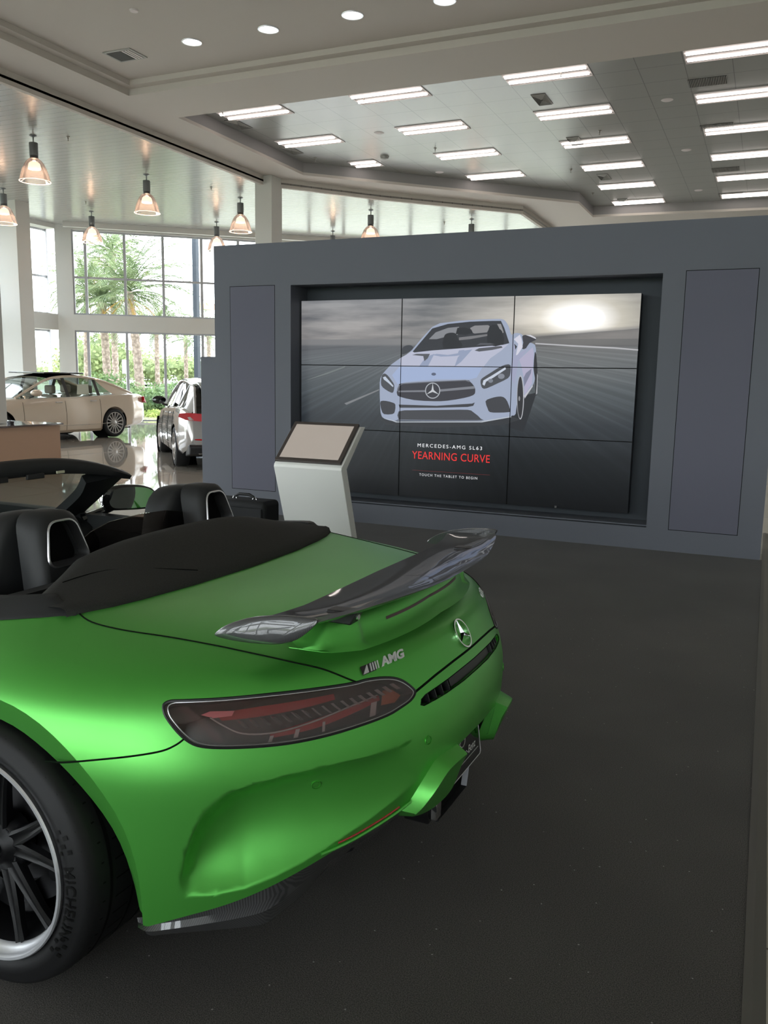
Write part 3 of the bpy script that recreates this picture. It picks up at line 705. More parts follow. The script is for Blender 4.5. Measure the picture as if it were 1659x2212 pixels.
def make_diffuser():
    t = empty('air_diffuser', (0, 0, 0)); b = MB(); b.box(-.30, .30, -.30, .30, -.004, 0); b.build('diffuser_plate', MAT['vent_dark'], t)
    for k in range(6):
        r = .295-.045*k; f = MB()
        f.ring([[(r*a, r*c, -.006) for a, c in ((-1, -1), (1, -1), (1, 1), (-1, 1))], [((r-.024)*a, (r-.024)*c, -.020) for a, c in ((-1, -1), (1, -1), (1, 1), (-1, 1))], [((r-.026)*a, (r-.026)*c, -.006) for a, c in ((-1, -1), (1, -1), (1, 1), (-1, 1))]]); f.build('diffuser_louvre', MAT['vent_metal'], t)
    return t
DFU = make_diffuser()
spots = [(-9.50, 14.50, 'left of the nearest light in the first column'), (-9.5, 16.0, 'x'), (-9.38, 18.72, 'beside the short square light'), (-7.28, 20.73, 'at the far end of the second column of lights'), (-3.93, 13.35, 'in front of the third column of lights')]
for i, (x, y, w_) in enumerate([(-9.56, 13.35, 'just left of the front light of the first column'), (-9.56, 15.85, 'between the two lights of the first column'), (-9.30, 18.72, 'touching the short square ceiling light'), (-7.28, 20.73, 'beside the farthest light of the second column'),
        (-3.93, 13.42, 'right behind the nearest light of the third column'), (-3.93, 17.88, 'in front of the third light of the third column'), (-3.93, 21.15, 'behind the fourth light of the third column'), (-3.93, 24.1, 'behind the fifth light of the third column')]):
    y = {0: 14.5, 1: 16.5, 4: 15.13}.get(i, y); x = {0: -9.94, 1: -9.94}.get(i, x)
    o = DFU if i == 0 else copy_tree(DFU); o.location = (x, y, ZG-.001)
    if i in (0, 1): o.location.x = -9.66; o.scale = (.42, 1, 1)
    tag(o, 'square louvred air diffuser ' + w_, 'air vent', 'louvred diffusers in the tiled ceiling')
def make_return():
    t = empty('return_grille', (0, 0, 0)); b = MB(); b.box(-.29, .29, -.20, .20, -.004, 0); b.build('grille_plate', MAT['vent_dark'], t)
    f = MB()
    for k in range(24): x = -.28+.0243*k; f.box(x, x+.009, -.20, .20, -.014, -.004)
    f.build('grille_bars', MAT['vent_metal'], t); return t
RT = make_return()
for i, y in enumerate((15.21, 17.85, 21.36, 24.15)):
    o = RT if i == 0 else copy_tree(RT); o.location = (-1.28, y, ZG-.001)
    tag(o, 'dark barred return grille in the fourth column of lights, %s of four' % ['nearest', 'second', 'third', 'farthest'][i], 'air vent', 'return air grilles')
def make_sprinkler():
    t = empty('sprinkler', (0, 0, 0)); b = MB(); b.lathe([(0, 0), (.035, 0), (.032, -.008), (.010, -.012), (.010, -.045), (.004, -.05), (.004, -.07), (.018, -.073), (.018, -.078), (0, -.078)], n=16); b.build('sprinkler_head', MAT['brass_grey'], t, smooth=True, sharp=40); return t
SPK = make_sprinkler()
sp = [(-9.5, 13.75, ZG), (-9.5, 17.25, ZG), (-6.73, 13.93, ZG), (-6.75, 17.42, ZG), (-3.33, 13.9, ZG), (-3.35, 17.33, ZG), (-4.5, 20.16, ZG), (-4.5, 22.82, ZG), (-8.0, 19.6, ZG), (-12.3, 12.8, 5.87), (-12.3, 17.3, 5.87), (-16.4, 17.6, 5.87), (-8.7, 23.3, 5.87)]
w_ = ['left front corner of the tiled ceiling', 'left side of the tiled ceiling near the white column', 'above the nearest light of the second column', 'between two lights of the second column', 'above the nearest light of the third column', 'between the second and third light of the third column', 'left of the third column of lights', 'far end left of the third column of lights', 'tiled ceiling beyond the smoke alarm', 'slatted ceiling between the two nearest pendant lamps', 'slatted ceiling left of the white column', 'slatted ceiling over the cream saloon', 'slatted ceiling right of the white column']
for i, q in enumerate(sp):
    o = SPK if i == 0 else copy_tree(SPK); o.location = q; tag(o, 'small sprinkler head, ' + w_[i], 'sprinkler', 'ceiling sprinklers')
def make_disc():
    t = empty('ceiling_speaker', (0, 0, 0)); b = MB(); b.lathe([(0, -.006), (.085, -.008), (.10, 0)], n=24); b.build('speaker_cover', MAT['lamp_white'], t, smooth=True); return t
DC = make_disc()
for i, (x, y, w_) in enumerate([(-7.38, 15.98, 'between the first and second columns of lights, front'), (-7.40, 19.41, 'beyond the smoke alarm'), (-1.97, 15.92, 'left of the nearest return grille'), (-1.95, 19.35, 'left of the third light of the fourth column'), (-2.0, 23.38, 'far right of the tiled ceiling')]):
    o = DC if i == 0 else copy_tree(DC); o.location = (x, y, ZG-.001); tag(o, 'round white ceiling disc ' + w_, 'ceiling disc', 'round discs in the tiled ceiling')
b = MB(); b.lathe([(0, -.075), (.05, -.07), (.085, -.05), (.09, -.02), (.10, 0)], c=(-8.02, 17.67, ZG), n=24); tag(b.build('smoke_alarm', MAT['vent_metal'], smooth=True, sharp=40), 'grey smoke alarm hanging in the tiled ceiling above the second column of lights', 'smoke alarm')
b = MB(); b.lathe([(0, -.02), (.05, -.018), (.06, 0)], c=(-7.89, 9.46, 6.18), n=20); tag(b.build('smoke_alarm', MAT['lamp_white'], smooth=True), 'small white detector on the smooth ceiling near the top left', 'smoke alarm')
b = MB(); b.box(-9.32, -8.82, 10.45, 10.85, 6.168, 6.18); gv = b.build('ceiling_vent', MAT['vent_metal']); tag(gv, 'square metal vent in the corner of the smooth raised ceiling', 'air vent')
b = MB(); b.box(-9.28, -9.02, 10.49, 10.81, 6.164, 6.168); b.build('vent_opening', MAT['vent_dark'], gv)
for k in range(3): b = MB(); b.box(-8.99+.05*k, -8.965+.05*k, 10.49, 10.81, 6.158, 6.168); b.build('vent_louvre', MAT['lamp_white'], gv)
# recessed downlights
pm('downlight_glow', (1, .9, .88), .4, emit=(1, .86, .80), es=14.0)
def make_down():
    t = empty('downlight', (0, 0, 0)); b = MB(); b.lathe([(.145, 0), (.142, -.008), (.122, -.010), (.118, 0), (.11, .0)], n=32); b.build('downlight_ring', MAT['satin_metal'], t, smooth=True, sharp=40)
    b = MB(); b.lathe([(0, -.022), (.07, -.018), (.118, -.003)], n=32); b.build('downlight_lens', MAT['downlight_glow'], t, smooth=True); return t
DL = make_down(); dn = ['leftmost', 'second from the left', 'third from the left', 'rightmost']
for i, (x, y) in enumerate([(-7.84, 10.61), (-6.59, 10.63), (-5.32, 10.64), (-4.06, 10.68)]):
    o = DL if i == 0 else copy_tree(DL); o.location = (x, y, 6.179); tag(o, 'glowing round downlight in the smooth ceiling, %s of four' % dn[i], 'downlight', 'downlights in the raised ceiling')
    l = bpy.data.lights.new('downlight_lamp', 'SPOT'); l.energy = 18; l.spot_size = 1.9; l.color = (1, .85, .75); l.shadow_soft_size = .09
    lo = bpy.data.objects.new('downlight_lamp', l); COL.objects.link(lo); lo.parent = o; lo.location = (0, 0, -.04)
# pendant lamps
m = bpy.data.materials.new('shade_glass'); m.use_nodes = True; MAT['shade_glass'] = m; N = m.node_tree.nodes; L = m.node_tree.links; N.clear()
o_ = N.new('ShaderNodeOutputMaterial'); tr = N.new('ShaderNodeBsdfTransparent'); df = N.new('ShaderNodeBsdfTranslucent'); d2 = N.new('ShaderNodeBsdfDiffuse'); gl = N.new('ShaderNodeBsdfGlossy'); a1 = N.new('ShaderNodeAddShader'); m1 = N.new('ShaderNodeMixShader'); m2 = N.new('ShaderNodeMixShader'); lw = N.new('ShaderNodeLayerWeight')
tr.inputs[0].default_value = (.90, .84, .80, 1); df.inputs[0].default_value = (.40, .36, .35, 1); d2.inputs[0].default_value = (.22, .20, .20, 1); gl.inputs['Roughness'].default_value = .08; lw.inputs['Blend'].default_value = .35
L.new(df.outputs[0], a1.inputs[0]); L.new(d2.outputs[0], a1.inputs[1]); m1.inputs[0].default_value = .30; L.new(tr.outputs[0], m1.inputs[1]); L.new(a1.outputs[0], m1.inputs[2])
L.new(lw.outputs['Fresnel'], m2.inputs[0]); L.new(m1.outputs[0], m2.inputs[1]); L.new(gl.outputs[0], m2.inputs[2]); L.new(m2.outputs[0], o_.inputs[0])
pm('can_metal', (.22, .23, .24), .4, .5); pm('bulb', (1, .85, .7), .4, emit=(1, .66, .45), es=16); pm('warm_glass', (.9, .75, .65), .3, emit=(1, .70, .52), es=1.5)
def make_pendant():
    t = empty('pendant_lamp', (0, 0, 0)); b = MB(); b.lathe([(0, 0), (.065, 0), (.065, -.012), (.03, -.03), (.012, -.035), (.012, -.13), (0, -.13)], n=20); b.build('canopy', MAT['can_metal'], t, smooth=True, sharp=40)
    b = MB(); b.lathe([(0, -.125), (.075, -.13), (.08, -.14), (.08, -.36)]+[(.08-.006*(k % 2), -.36-.004*k) for k in range(1, 12)]+[(.08, -.41), (.05, -.42), (0, -.42)], n=28); b.build('lamp_housing', MAT['can_metal'], t, smooth=True, sharp=30)
    prof = [(.07, -.41), (.115, -.435), (.155, -.48), (.195, -.55), (.235, -.65), (.262, -.75), (.278, -.815)]; P = catmull([(r, z, 0) for r, z in prof], 4)
    b = MB(); R_ = []
    for r, z, _ in P: R_.append([((r+.0022*(k % 2))*math.cos(2*PI*k/96), (r+.0022*(k % 2))*math.sin(2*PI*k/96), z) for k in range(96)])
    b.ring(R_); b.build('lamp_shade', MAT['shade_glass'], t, smooth=True, sharp=80)
    b = MB(); b.lathe([(.276, -.812), (.283, -.815), (.283, -.823), (.276, -.823), (.276, -.812)], n=64); b.build('shade_rim', MAT['warm_glass'], t, smooth=True)
    b = MB(); b.lathe([(0, -.46), (.055, -.465), (.10, -.50), (.115, -.56), (.112, -.60)], n=28); b.build('inner_reflector', MAT['warm_glass'], t, smooth=True)
    b = MB(); b.lathe([(0, -.44), (.03, -.45), (.045, -.50), (.03, -.54), (0, -.55)], n=20); b.build('bulb', MAT['bulb'], t, smooth=True)
    l = bpy.data.lights.new('pendant_bulb', 'POINT'); l.energy = 9; l.color = (1, .68, .45); l.shadow_soft_size = .05
    lo = bpy.data.objects.new('pendant_bulb', l); COL.objects.link(lo); lo.parent = t; lo.location = (0, 0, -.60)
    return t
PD = make_pendant()
pend = [(-12.86, 12.50, 'largest, at the upper left above the roadster'), (-12.92, 15.75, 'second in the nearer row, above the tall window'), (-12.32, 18.54, 'just left of the white column'), (-9.92, 21.04, 'just right of the white column above the video wall'), (-7.84, 23.14, 'rightmost, only its housing showing over the video wall'),
        (-17.19, 15.70, 'cut by the left edge of the picture'), (-17.26, 18.72, 'in front of the palm trees'), (-14.90, 21.19, 'by the top left corner of the grey video wall'), (-12.42, 23.66, 'only its top showing over the media wall')]
for i, (x, y, w_) in enumerate(pend):
    o = PD if i == 0 else copy_tree(PD); o.location = (x, y, 5.87); tag(o, 'bell-shaped glass pendant lamp, ' + w_, 'pendant lamp', 'glass bell pendants under the slatted ceiling')
# ------------------------------------------------------------------ free-standing grey video wall
DW = 8.087
m = pm('wall_grey', (.112, .119, .140), .55, 0, .35); pm('panel_grey', (.116, .116, .150), .65, 0, .3); pm('wall_dark', (.045, .053, .062), .6, 0, .3)
VW = empty('video_wall', (-2.83, DW, 0)); tag(VW, 'tall blue-grey freestanding media wall with recessed screens and two flush side panels', 'media wall')
X0, X1, ZT = -5.73, .046, 2.944; RX0, RX1, RZ0, RZ1 = -4.747, -.939, .206, 2.498
o0 = Vector((-2.83, DW, 0)); TV = Matrix.Translation(-o0)
b = MB()
for x0, x1, z0, z1 in ((X0, RX0, 0, ZT), (RX1, X1, 0, ZT), (RX0, RX1, RZ1, ZT), (RX0, RX1, 0, RZ0)): b.box(x0, x1, DW, DW+.62, z0, z1, TV)
b.build('wall_body', MAT['wall_grey'], VW, weld=False)
b = MB(); b.box(RX0, RX1, DW+.36, DW+.40, RZ0, RZ1, TV); b.build('recess_back', MAT['wall_dark'], VW)
b = MB(); b.box(RX0, RX1, DW+.07, DW+.37, RZ0, RZ0+.012, TV); b.build('recess_sill', MAT['wall_grey'], VW)
b = MB(); b.box(RX0, RX1, DW+.002, DW+.07, RZ0-.001, RZ0+.001, TV); b.build('recess_slot', MAT['wall_dark'], VW)
for x0, x1, z0, z1 in ((-5.517, -4.948, .262, 2.499), (-.74, -.157, .206, 2.510)):
    b = MB(); b.box(x0, x1, DW-.0012, DW+.004, z0, z1, TV); p = b.build('side_panel', MAT['panel_grey'], VW)
    f = MB(); w_ = .0055
    for q in ((x0-w_, x0, z0-w_, z1+w_), (x1, x1+w_, z0-w_, z1+w_), (x0, x1, z0-w_, z0), (x0, x1, z1, z1+w_)): f.box(q[0], q[1], DW-.0006, DW+.003, q[2], q[3], TV)
    f.build('panel_joint', MAT['cavity'], p, weld=False)
b = MB(); b.box(-6.42, -5.74, 8.75, 9.05, 0, 1.755); tag(b.build('partition', MAT['wall_grey'], bevel=.01), 'low grey partition standing just behind the left end of the media wall', 'partition')
# screens: three by three panels
YS_ = DW+.20; SX0, SX1, SZ0, SZ1 = -4.728, -1.142, .292, 2.349
def SP(px, pz): return px, pz
# picture coordinates: photo reading of the corners, bilinear/homography onto the real flat screen
def homog(src, dst):
    A = []
    for (x, y), (u, v) in zip(src, dst): A += [[x, y, 1, 0, 0, 0, -u*x, -u*y, -u], [0, 0, 0, x, y, 1, -v*x, -v*y, -v]]
    return np.linalg.svd(np.array(A))[2][-1].reshape(3, 3)
# artwork is drawn on a 16:9 sheet (units 0..1659 x 0..1091) as it reads from the picture, then laid flat on the screen face
HM = homog([(24, 67), (1626, 31), (1565, 1054), (27, 941)], [(SX0, SZ1), (SX1, SZ1), (SX1, SZ0), (SX0, SZ0)])
def scr(p):
    q = HM @ np.array([p[0], p[1], 1.0]); return q[0]/q[2], q[1]/q[2]
def emis(name, col, s=1.0):
    m = bpy.data.materials.new(name); m.use_nodes = True; b = m.node_tree.nodes['Principled BSDF']; b.inputs['Base Color'].default_value = (.01, .01, .012, 1); b.inputs['Roughness'].default_value = .4; b.inputs['Specular IOR Level'].default_value = .15
    b.inputs['Emission Color'].default_value = (*col, 1); b.inputs['Emission Strength'].default_value = s; MAT[name] = m; return m
SR = empty('screen_array', (0, 0, 0)); SR.location = (-2.93, YS_, 1.32); tag(SR, 'nine-panel video screen showing a silver convertible driving at sunset', 'video screen')
so_ = Vector((-2.93, YS_, 1.32)); TS = Matrix.Translation(-so_)
b = MB(); b.box(SX0, SX1, YS_+.002, YS_+.12, SZ0, SZ1, TS); b.build('screen_case', MAT['black_plastic'], SR)
# background picture as an emission pattern (gradient sky, sun, clouds, hills, road)
m = bpy.data.materials.new('screen_picture'); m.use_nodes = True; MAT['screen_picture'] = m; N = m.node_tree.nodes; L = m.node_tree.links; bs_ = N['Principled BSDF']
bs_.inputs['Base Color'].default_value = (.008, .008, .009, 1); bs_.inputs['Roughness'].default_value = .35; bs_.inputs['Specular IOR Level'].default_value = .2
tc = N.new('ShaderNodeTexCoord'); sp_ = N.new('ShaderNodeSeparateXYZ'); L.new(tc.outputs['Object'], sp_.inputs[0])
def mth(op, a, b_=None, c=None, clamp=False):
    n = N.new('ShaderNodeMath'); n.operation = op; n.use_clamp = clamp
    for i, v in enumerate((a, b_, c)):
        if v is None: continue
        if isinstance(v, (int, float)): n.inputs[i].default_value = v
        else: L.new(v, n.inputs[i])
    return n.outputs[0]
X_ = mth('DIVIDE', mth('ADD', sp_.outputs['X'], -(SX0+2.93)), SX1-SX0); Z_ = mth('DIVIDE', mth('ADD', sp_.outputs['Z'], -(SZ0-1.32)), SZ1-SZ0)
def rampn(fac, stops):
    r = N.new('ShaderNodeValToRGB'); L.new(fac, r.inputs[0]); e = r.color_ramp.elements
    e[0].position, e[0].color = stops[0][0], (*stops[0][1], 1); e[1].position, e[1].color = stops[-1][0], (*stops[-1][1], 1)
    for p, c in stops[1:-1]: q = e.new(p); q.color = (*c, 1)
    return r.outputs[0]
def mixc(f, a, b_, mode='MIX'):
    n = N.new('ShaderNodeMixRGB'); n.blend_type = mode
    for i, v in enumerate((f, a, b_)):
        if isinstance(v, (int, float)): n.inputs[i].default_value = v
        elif isinstance(v, tuple): n.inputs[i].default_value = (*v, 1)
        else: L.new(v, n.inputs[i])
    return n.outputs[0]
base = rampn(Z_, [(0, (.002, .0025, .003)), (.25, (.008, .010, .012)), (.40, (.022, .027, .033)), (.55, (.055, .065, .073)), (.70, (.095, .105, .115)), (.765, (.09, .095, .105)), (.775, (.15, .15, .155)), (.90, (.17, .175, .185)), (1, (.13, .14, .155))])
cb = N.new('ShaderNodeCombineXYZ'); L.new(mth('MULTIPLY', X_, 3.5), cb.inputs[0]); L.new(mth('MULTIPLY', Z_, 16.0), cb.inputs[1]); cn = N.new('ShaderNodeTexNoise'); cn.inputs['Scale'].default_value = 1.0; cn.inputs['Detail'].default_value = 6; L.new(cb.outputs[0], cn.inputs['Vector'])
sky = mth('MULTIPLY', mth('GREATER_THAN', Z_, .80), 1.0)
cl = rampn(cn.outputs['Fac'], [(.35, (.6, .6, .62)), (.65, (1.7, 1.6, 1.5))]); c1 = mixc(sky, base, mixc(1.0, base, cl, 'MULTIPLY'))
dx = mth('SUBTRACT', X_, .845); dz = mth('MULTIPLY', mth('SUBTRACT', Z_, .895), .57); dd = mth('SQRT', mth('ADD', mth('MULTIPLY', dx, dx), mth('MULTIPLY', mth('MULTIPLY', dz, dz), 4.5)))
hill = mth('SUBTRACT', .845, mth('MULTIPLY', mth('ABSOLUTE', mth('SUBTRACT', X_, 1.0)), .13)); above = mth('MULTIPLY', mth('SUBTRACT', Z_, hill), 60.0, clamp=True)
glow = rampn(dd, [(0, (1.7, 1.9, 2.5)), (.04, (1.0, 1.08, 1.25)), (.07, (.62, .60, .55)), (.11, (.34, .31, .24)), (.18, (.15, .135, .10)), (.40, (.03, .03, .025)), (.6, (0, 0, 0))])
c2 = mixc(1.0, c1, mixc(1.0, glow, mixc(above, (.22, .22, .22), (1, 1, 1)), 'MULTIPLY'), 'ADD')
# dark hills right of the car, motion-blurred road
hr = mth('MULTIPLY', mth('MULTIPLY', mth('LESS_THAN', Z_, hill), mth('GREATER_THAN', Z_, .765)), mth('GREATER_THAN', X_, .60)); c3 = mixc(mth('MULTIPLY', hr, .55), c2, (.05, .048, .05))
cb2 = N.new('ShaderNodeCombineXYZ'); ang = mth('ARCTAN2', mth('SUBTRACT', Z_, .80), mth('SUBTRACT', X_, .45)); L.new(mth('MULTIPLY', ang, 9.0), cb2.inputs[0]); rn = N.new('ShaderNodeTexNoise'); rn.inputs['Scale'].default_value = 3; rn.inputs['Detail'].default_value = 3; L.new(cb2.outputs[0], rn.inputs['Vector'])
rd = rampn(rn.outputs['Fac'], [(.3, (.75, .75, .75)), (.5, (.95, .95, .95)), (.72, (1.35, 1.35, 1.35))]); road = mth('LESS_THAN', Z_, .765)
c4 = mixc(mth('MULTIPLY', road, 1.0), c3, mixc(1.0, c3, rd, 'MULTIPLY'))
L.new(c4, bs_.inputs['Emission Color']); bs_.inputs['Emission Strength'].default_value = 1.0
for i in range(3):
    for j in range(3):
        g = .0045; x0 = SX0+(SX1-SX0)*i/3+(g if i else 0); x1 = SX0+(SX1-SX0)*(i+1)/3-(g if i < 2 else 0); z0 = SZ0+(SZ1-SZ0)*j/3+(g if j else 0); z1 = SZ0+(SZ1-SZ0)*(j+1)/3-(g if j < 2 else 0)
        b = MB(); b.box(x0, x1, YS_, YS_+.003, z0, z1, TS); b.build('screen_panel', MAT['screen_picture'], SR)
LAY = [0]
def art(P, col, name='picture_shape', closed=True, smooth=0, s=1.0, cols=None):
    # a flat patch of the screen image, split where the panel joints run by the joint lines drawn on top
    LAY[0] += 1; y = YS_-.0004-.00005*LAY[0]
    if smooth: P = catmull(P, smooth, closed)
    Q = [scr(p) for p in P]; V = [(x, y, z) for x, z in Q]; V = [tuple(TS @ Vector(v)) for v in V]
    vs, es, fs, *_ = delaunay_2d_cdt([Vector(q) for q in Q], [(i, (i+1) % len(Q)) for i in range(len(Q))], [], 1, 1e-7)
    V = [tuple(TS @ Vector((p.x, y, p.y))) for p in vs]
    key = 'screen_%02x%02x%02x' % tuple(min(255, int(c*255)) for c in col)
    mt = MAT.get(key) or emis(key, tuple(c*.8 for c in col), s)
    return V, [tuple(f) for f in fs], mt
def put(name, items):
    # several patches in one part of the picture
    b = MB(); mats = []
    for V, F, mt in items:
        if mt not in mats: mats.append(mt)
        b.m = mats.index(mt); b.add(V, F)
    me = bpy.data.meshes.new(name); me.from_pydata(b.V, [], b.F)
    for m_ in mats: me.materials.append(m_)
    me.polygons.foreach_set('material_index', b.M); me.update(); return link(bpy.data.objects.new(name, me), SR)
k = .458; A_ = lambda P: [(x*k+355+.0, y*k+87.3) for x, y in P]     # close-up reading (1659 x 1120 over 800..1200, 660..930)
def A2(P): return [((800+x*400/1659-640)*1659/760, (660+y*270/1120-620)*1091/500) for x, y in P]
W1 = (.33, .38, .50); W2 = (.46, .48, .60); W3 = (.28, .33, .46); DK = (.035, .038, .045); MD = (.09, .095, .11); LTB = (.34, .42, .62)
pic = []
pic.append(art(A2([(1375, 800), (1500, 770), (1490, 790), (1420, 1000), (1380, 1119), (1240, 1080), (1250, 1000)]), (.022, .024, .028)))
pic.append(art(A2([(80, 1000), (260, 1035), (700, 1030), (1000, 1025), (1280, 985), (1350, 1010), (1200, 1060), (600, 1085), (150, 1060)]), (.035, .038, .043)))
body = [(90, 690), (105, 630), (140, 580), (200, 520), (280, 465), (375, 400), (560, 190), (700, 150), (900, 130), (1100, 122), (1180, 122), (1215, 140), (1245, 190), (1268, 260), (1300, 245), (1350, 250), (1380, 275), (1440, 330), (1480, 350), (1490, 420), (1485, 480), (1500, 560), (1480, 650), (1465, 700), (1400, 780), (1385, 810), (1330, 820), (1310, 960), (1280, 975), (1240, 990), (1150, 1010), (1000, 1022), (300, 1020), (220, 1025), (160, 1015), (110, 985), (95, 900)]
pic.append(art(A2(body), W1, smooth=2))
pic.append(art(A2([(270, 470), (375, 410), (560, 400), (800, 380), (1200, 350), (1245, 340), (1180, 400), (1080, 470), (1020, 545), (640, 545), (280, 540)]), W2))
pic.append(art(A2([(265, 545), (1010, 550), (960, 640), (900, 655), (600, 655), (330, 680), (250, 700), (200, 620)]), LTB))
pic.append(art(A2([(480, 490), (520, 450), (580, 430), (520, 545), (440, 545)]), W3)); pic.append(art(A2([(790, 460), (850, 400), (920, 390), (820, 500), (760, 545)]), W3))
pic.append(art(A2([(560, 440), (600, 430), (700, 440), (790, 425), (800, 400), (850, 395), (830, 440), (760, 450), (640, 455)]), W3))
pic.append(art(A2([(380, 440), (420, 430), (540, 430), (520, 470), (490, 495), (480, 450)]), MD)); pic.append(art(A2([(940, 400), (980, 380), (1180, 360), (1190, 375), (1100, 395), (980, 410)]), MD))
pic.append(art(A2([(385, 410), (560, 205), (700, 165), (900, 145), (1100, 138), (1175, 138), (1205, 200), (1250, 335), (1190, 350), (800, 382), (560, 400), (400, 418)]), DK))
pic.append(art(A2([(530, 300), (590, 240), (700, 200), (800, 190), (790, 260), (680, 280), (600, 300)]), (.22, .23, .25))); pic.append(art(A2([(900, 200), (940, 180), (1060, 175), (1080, 190), (1050, 240), (940, 250), (910, 240)]), (.24, .24, .25))); pic.append(art(A2([(800, 285), (1050, 255), (1060, 270), (900, 300), (800, 310)]), (.18, .18, .19)))
pic.append(art(A2([(1140, 165), (1175, 165), (1200, 240), (1185, 250)]), (.26, .26, .27)))
pic.append(art(A2([(660, 380), (665, 280), (690, 250), (740, 242), (775, 255), (790, 300), (820, 330), (820, 375)]), (.022, .024, .028), smooth=2)); pic.append(art(A2([(1055, 350), (1065, 210), (1085, 180), (1120, 170), (1150, 185), (1160, 210), (1185, 230), (1200, 345)]), (.022, .024, .028), smooth=2)); pic.append(art(A2([(770, 255), (785, 200), (850, 195), (910, 215), (925, 245), (860, 262)]), (.022, .024, .028)))
pic.append(art(A2([(955, 355), (990, 335), (1080, 335), (1120, 345), (1080, 350), (1000, 350)]), MD))
pic.append(art(A2([(280, 410), (295, 375), (330, 355), (370, 355), (390, 375), (370, 400), (330, 425), (285, 435)]), (.05, .055, .065), smooth=2))
pic.append(art(A2([(1365, 275), (1400, 262), (1440, 265), (1480, 285), (1490, 305), (1430, 335), (1400, 380), (1365, 385), (1375, 330)]), (.045, .045, .055), smooth=2)); pic.append(art(A2([(1395, 262), (1440, 262), (1485, 285), (1490, 300), (1440, 278)]), (.6, .6, .65)))
pic.append(art(A2([(1290, 300), (1330, 340), (1310, 440), (1320, 445), (1370, 370), (1360, 300), (1345, 260)]), (.62, .62, .72))); pic.append(art(A2([(1295, 340), (1320, 365), (1300, 400)]), DK))
pic.append(art(A2([(1270, 280), (1290, 420), (1270, 530), (1262, 640), (1300, 700), (1330, 500), (1440, 350), (1380, 400), (1310, 445), (1300, 360)]), (.34, .36, .50)))
pic.append(art(A2([(1340, 480), (1460, 370), (1470, 420), (1455, 690), (1390, 790), (1380, 640), (1360, 540)]), (.42, .40, .54))); pic.append(art(A2([(1380, 640), (1400, 600), (1450, 560), (1445, 600), (1400, 690), (1385, 720)]), (.20, .21, .30)))
pic.append(art(A2([(1385, 800), (1460, 705), (1462, 718), (1390, 825)]), (.5, .5, .55)))
# grille, star, lamps, intakes
gr = [(245, 760), (262, 710), (300, 690), (600, 672), (860, 662), (900, 675), (940, 720), (948, 765), (930, 795), (850, 820), (700, 845), (580, 850), (400, 840), (270, 810), (248, 790)]
pic.append(art(A2(gr), (.045, .046, .055), smooth=2)); pic.append(art(A2([(258, 757), (500, 752), (500, 768), (258, 770)]), (.20, .21, .24))); pic.append(art(A2([(632, 745), (940, 715), (942, 738), (632, 765)]), (.20, .21, .24)))
pic.append(art(A2([(245, 762), (262, 710), (300, 690), (600, 671), (860, 660), (900, 672), (895, 680), (860, 668), (600, 679), (300, 698), (270, 714), (253, 762)]), (.16, .17, .20)))
def ell(cx, cy, rx, ry, n=28): return [(cx+rx*math.cos(2*PI*i/n), cy+ry*math.sin(2*PI*i/n)) for i in range(n)]
pic.append(art(A2(ell(566, 756, 68, 71)), (.42, .44, .48))); pic.append(art(A2(ell(566, 756, 60, 63)), (.045, .046, .055)))
for a in (90, 210, 330):
    a = math.radians(a); c_, s_ = math.cos(a), math.sin(a); q = lambda r, da: (566+r*math.cos(a+da), 756-r*math.sin(a+da)*1.04)
    pic.append(art(A2([q(64, 0), q(11, 1.05), q(0, 0), q(11, -1.05)]), (.55, .57, .60)))
pic.append(art(A2(ell(575, 610, 21, 13, 16)), (.10, .12, .18)))
pic.append(art(A2([(103, 660), (112, 620), (135, 605), (165, 625), (200, 670), (222, 710), (215, 765), (195, 775), (140, 745), (105, 710)]), (.07, .075, .085), smooth=2)); pic.append(art(A2([(118, 640), (140, 630), (185, 680), (215, 715), (208, 725), (170, 690), (130, 660)]), (.50, .56, .66)))
pic.append(art(A2([(995, 670), (1010, 645), (1080, 600), (1160, 550), (1220, 525), (1262, 530), (1262, 600), (1240, 645), (1150, 690), (1050, 735), (1015, 735), (1000, 710)]), (.065, .07, .08), smooth=2)); pic.append(art(A2([(1012, 700), (1020, 665), (1090, 625), (1215, 548), (1222, 565), (1110, 640), (1045, 675), (1030, 712)]), (.55, .60, .70)))
pic.append(art(A2(ell(1180, 628, 30, 24, 16)), (.22, .24, .28))); pic.append(art(A2(ell(1085, 668, 22, 18, 16)), (.20, .22, .26)))
pic.append(art(A2([(262, 880), (600, 890), (920, 870), (945, 860), (930, 890), (880, 900), (600, 908), (270, 908)]), (.05, .052, .06)))
pic.append(art(A2([(100, 850), (150, 848), (205, 862), (232, 880), (228, 940), (205, 965), (130, 965), (108, 930), (98, 890)]), (.05, .052, .06), smooth=2)); pic.append(art(A2([(1040, 850), (1080, 825), (1150, 808), (1200, 812), (1235, 850), (1262, 930), (1250, 945), (1150, 950), (1080, 945), (1060, 915)]), (.05, .052, .06), smooth=2))
pic.append(art(A2([(262, 940), (400, 930), (700, 926), (880, 925), (930, 945), (1000, 1005), (960, 1018), (300, 1015), (262, 1010)]), (.06, .063, .072), smooth=2))
pic.append(art(A2(ell(1352, 815, 32, 195)), (.45, .46, .50))); pic.append(art(A2(ell(1350, 815, 26, 185)), (.03, .03, .034))); pic.append(art(A2(ell(1342, 825, 8, 22, 12)), (.25, .25, .27)))
pic.append(art(A2([(1478, 420), (1492, 440), (1505, 620), (1500, 780), (1485, 785), (1480, 640), (1468, 560)]), (.03, .03, .034), smooth=2)); pic.append(art(A2([(1500, 600), (1506, 620), (1502, 780), (1490, 790), (1497, 700)]), (.40, .41, .44)))
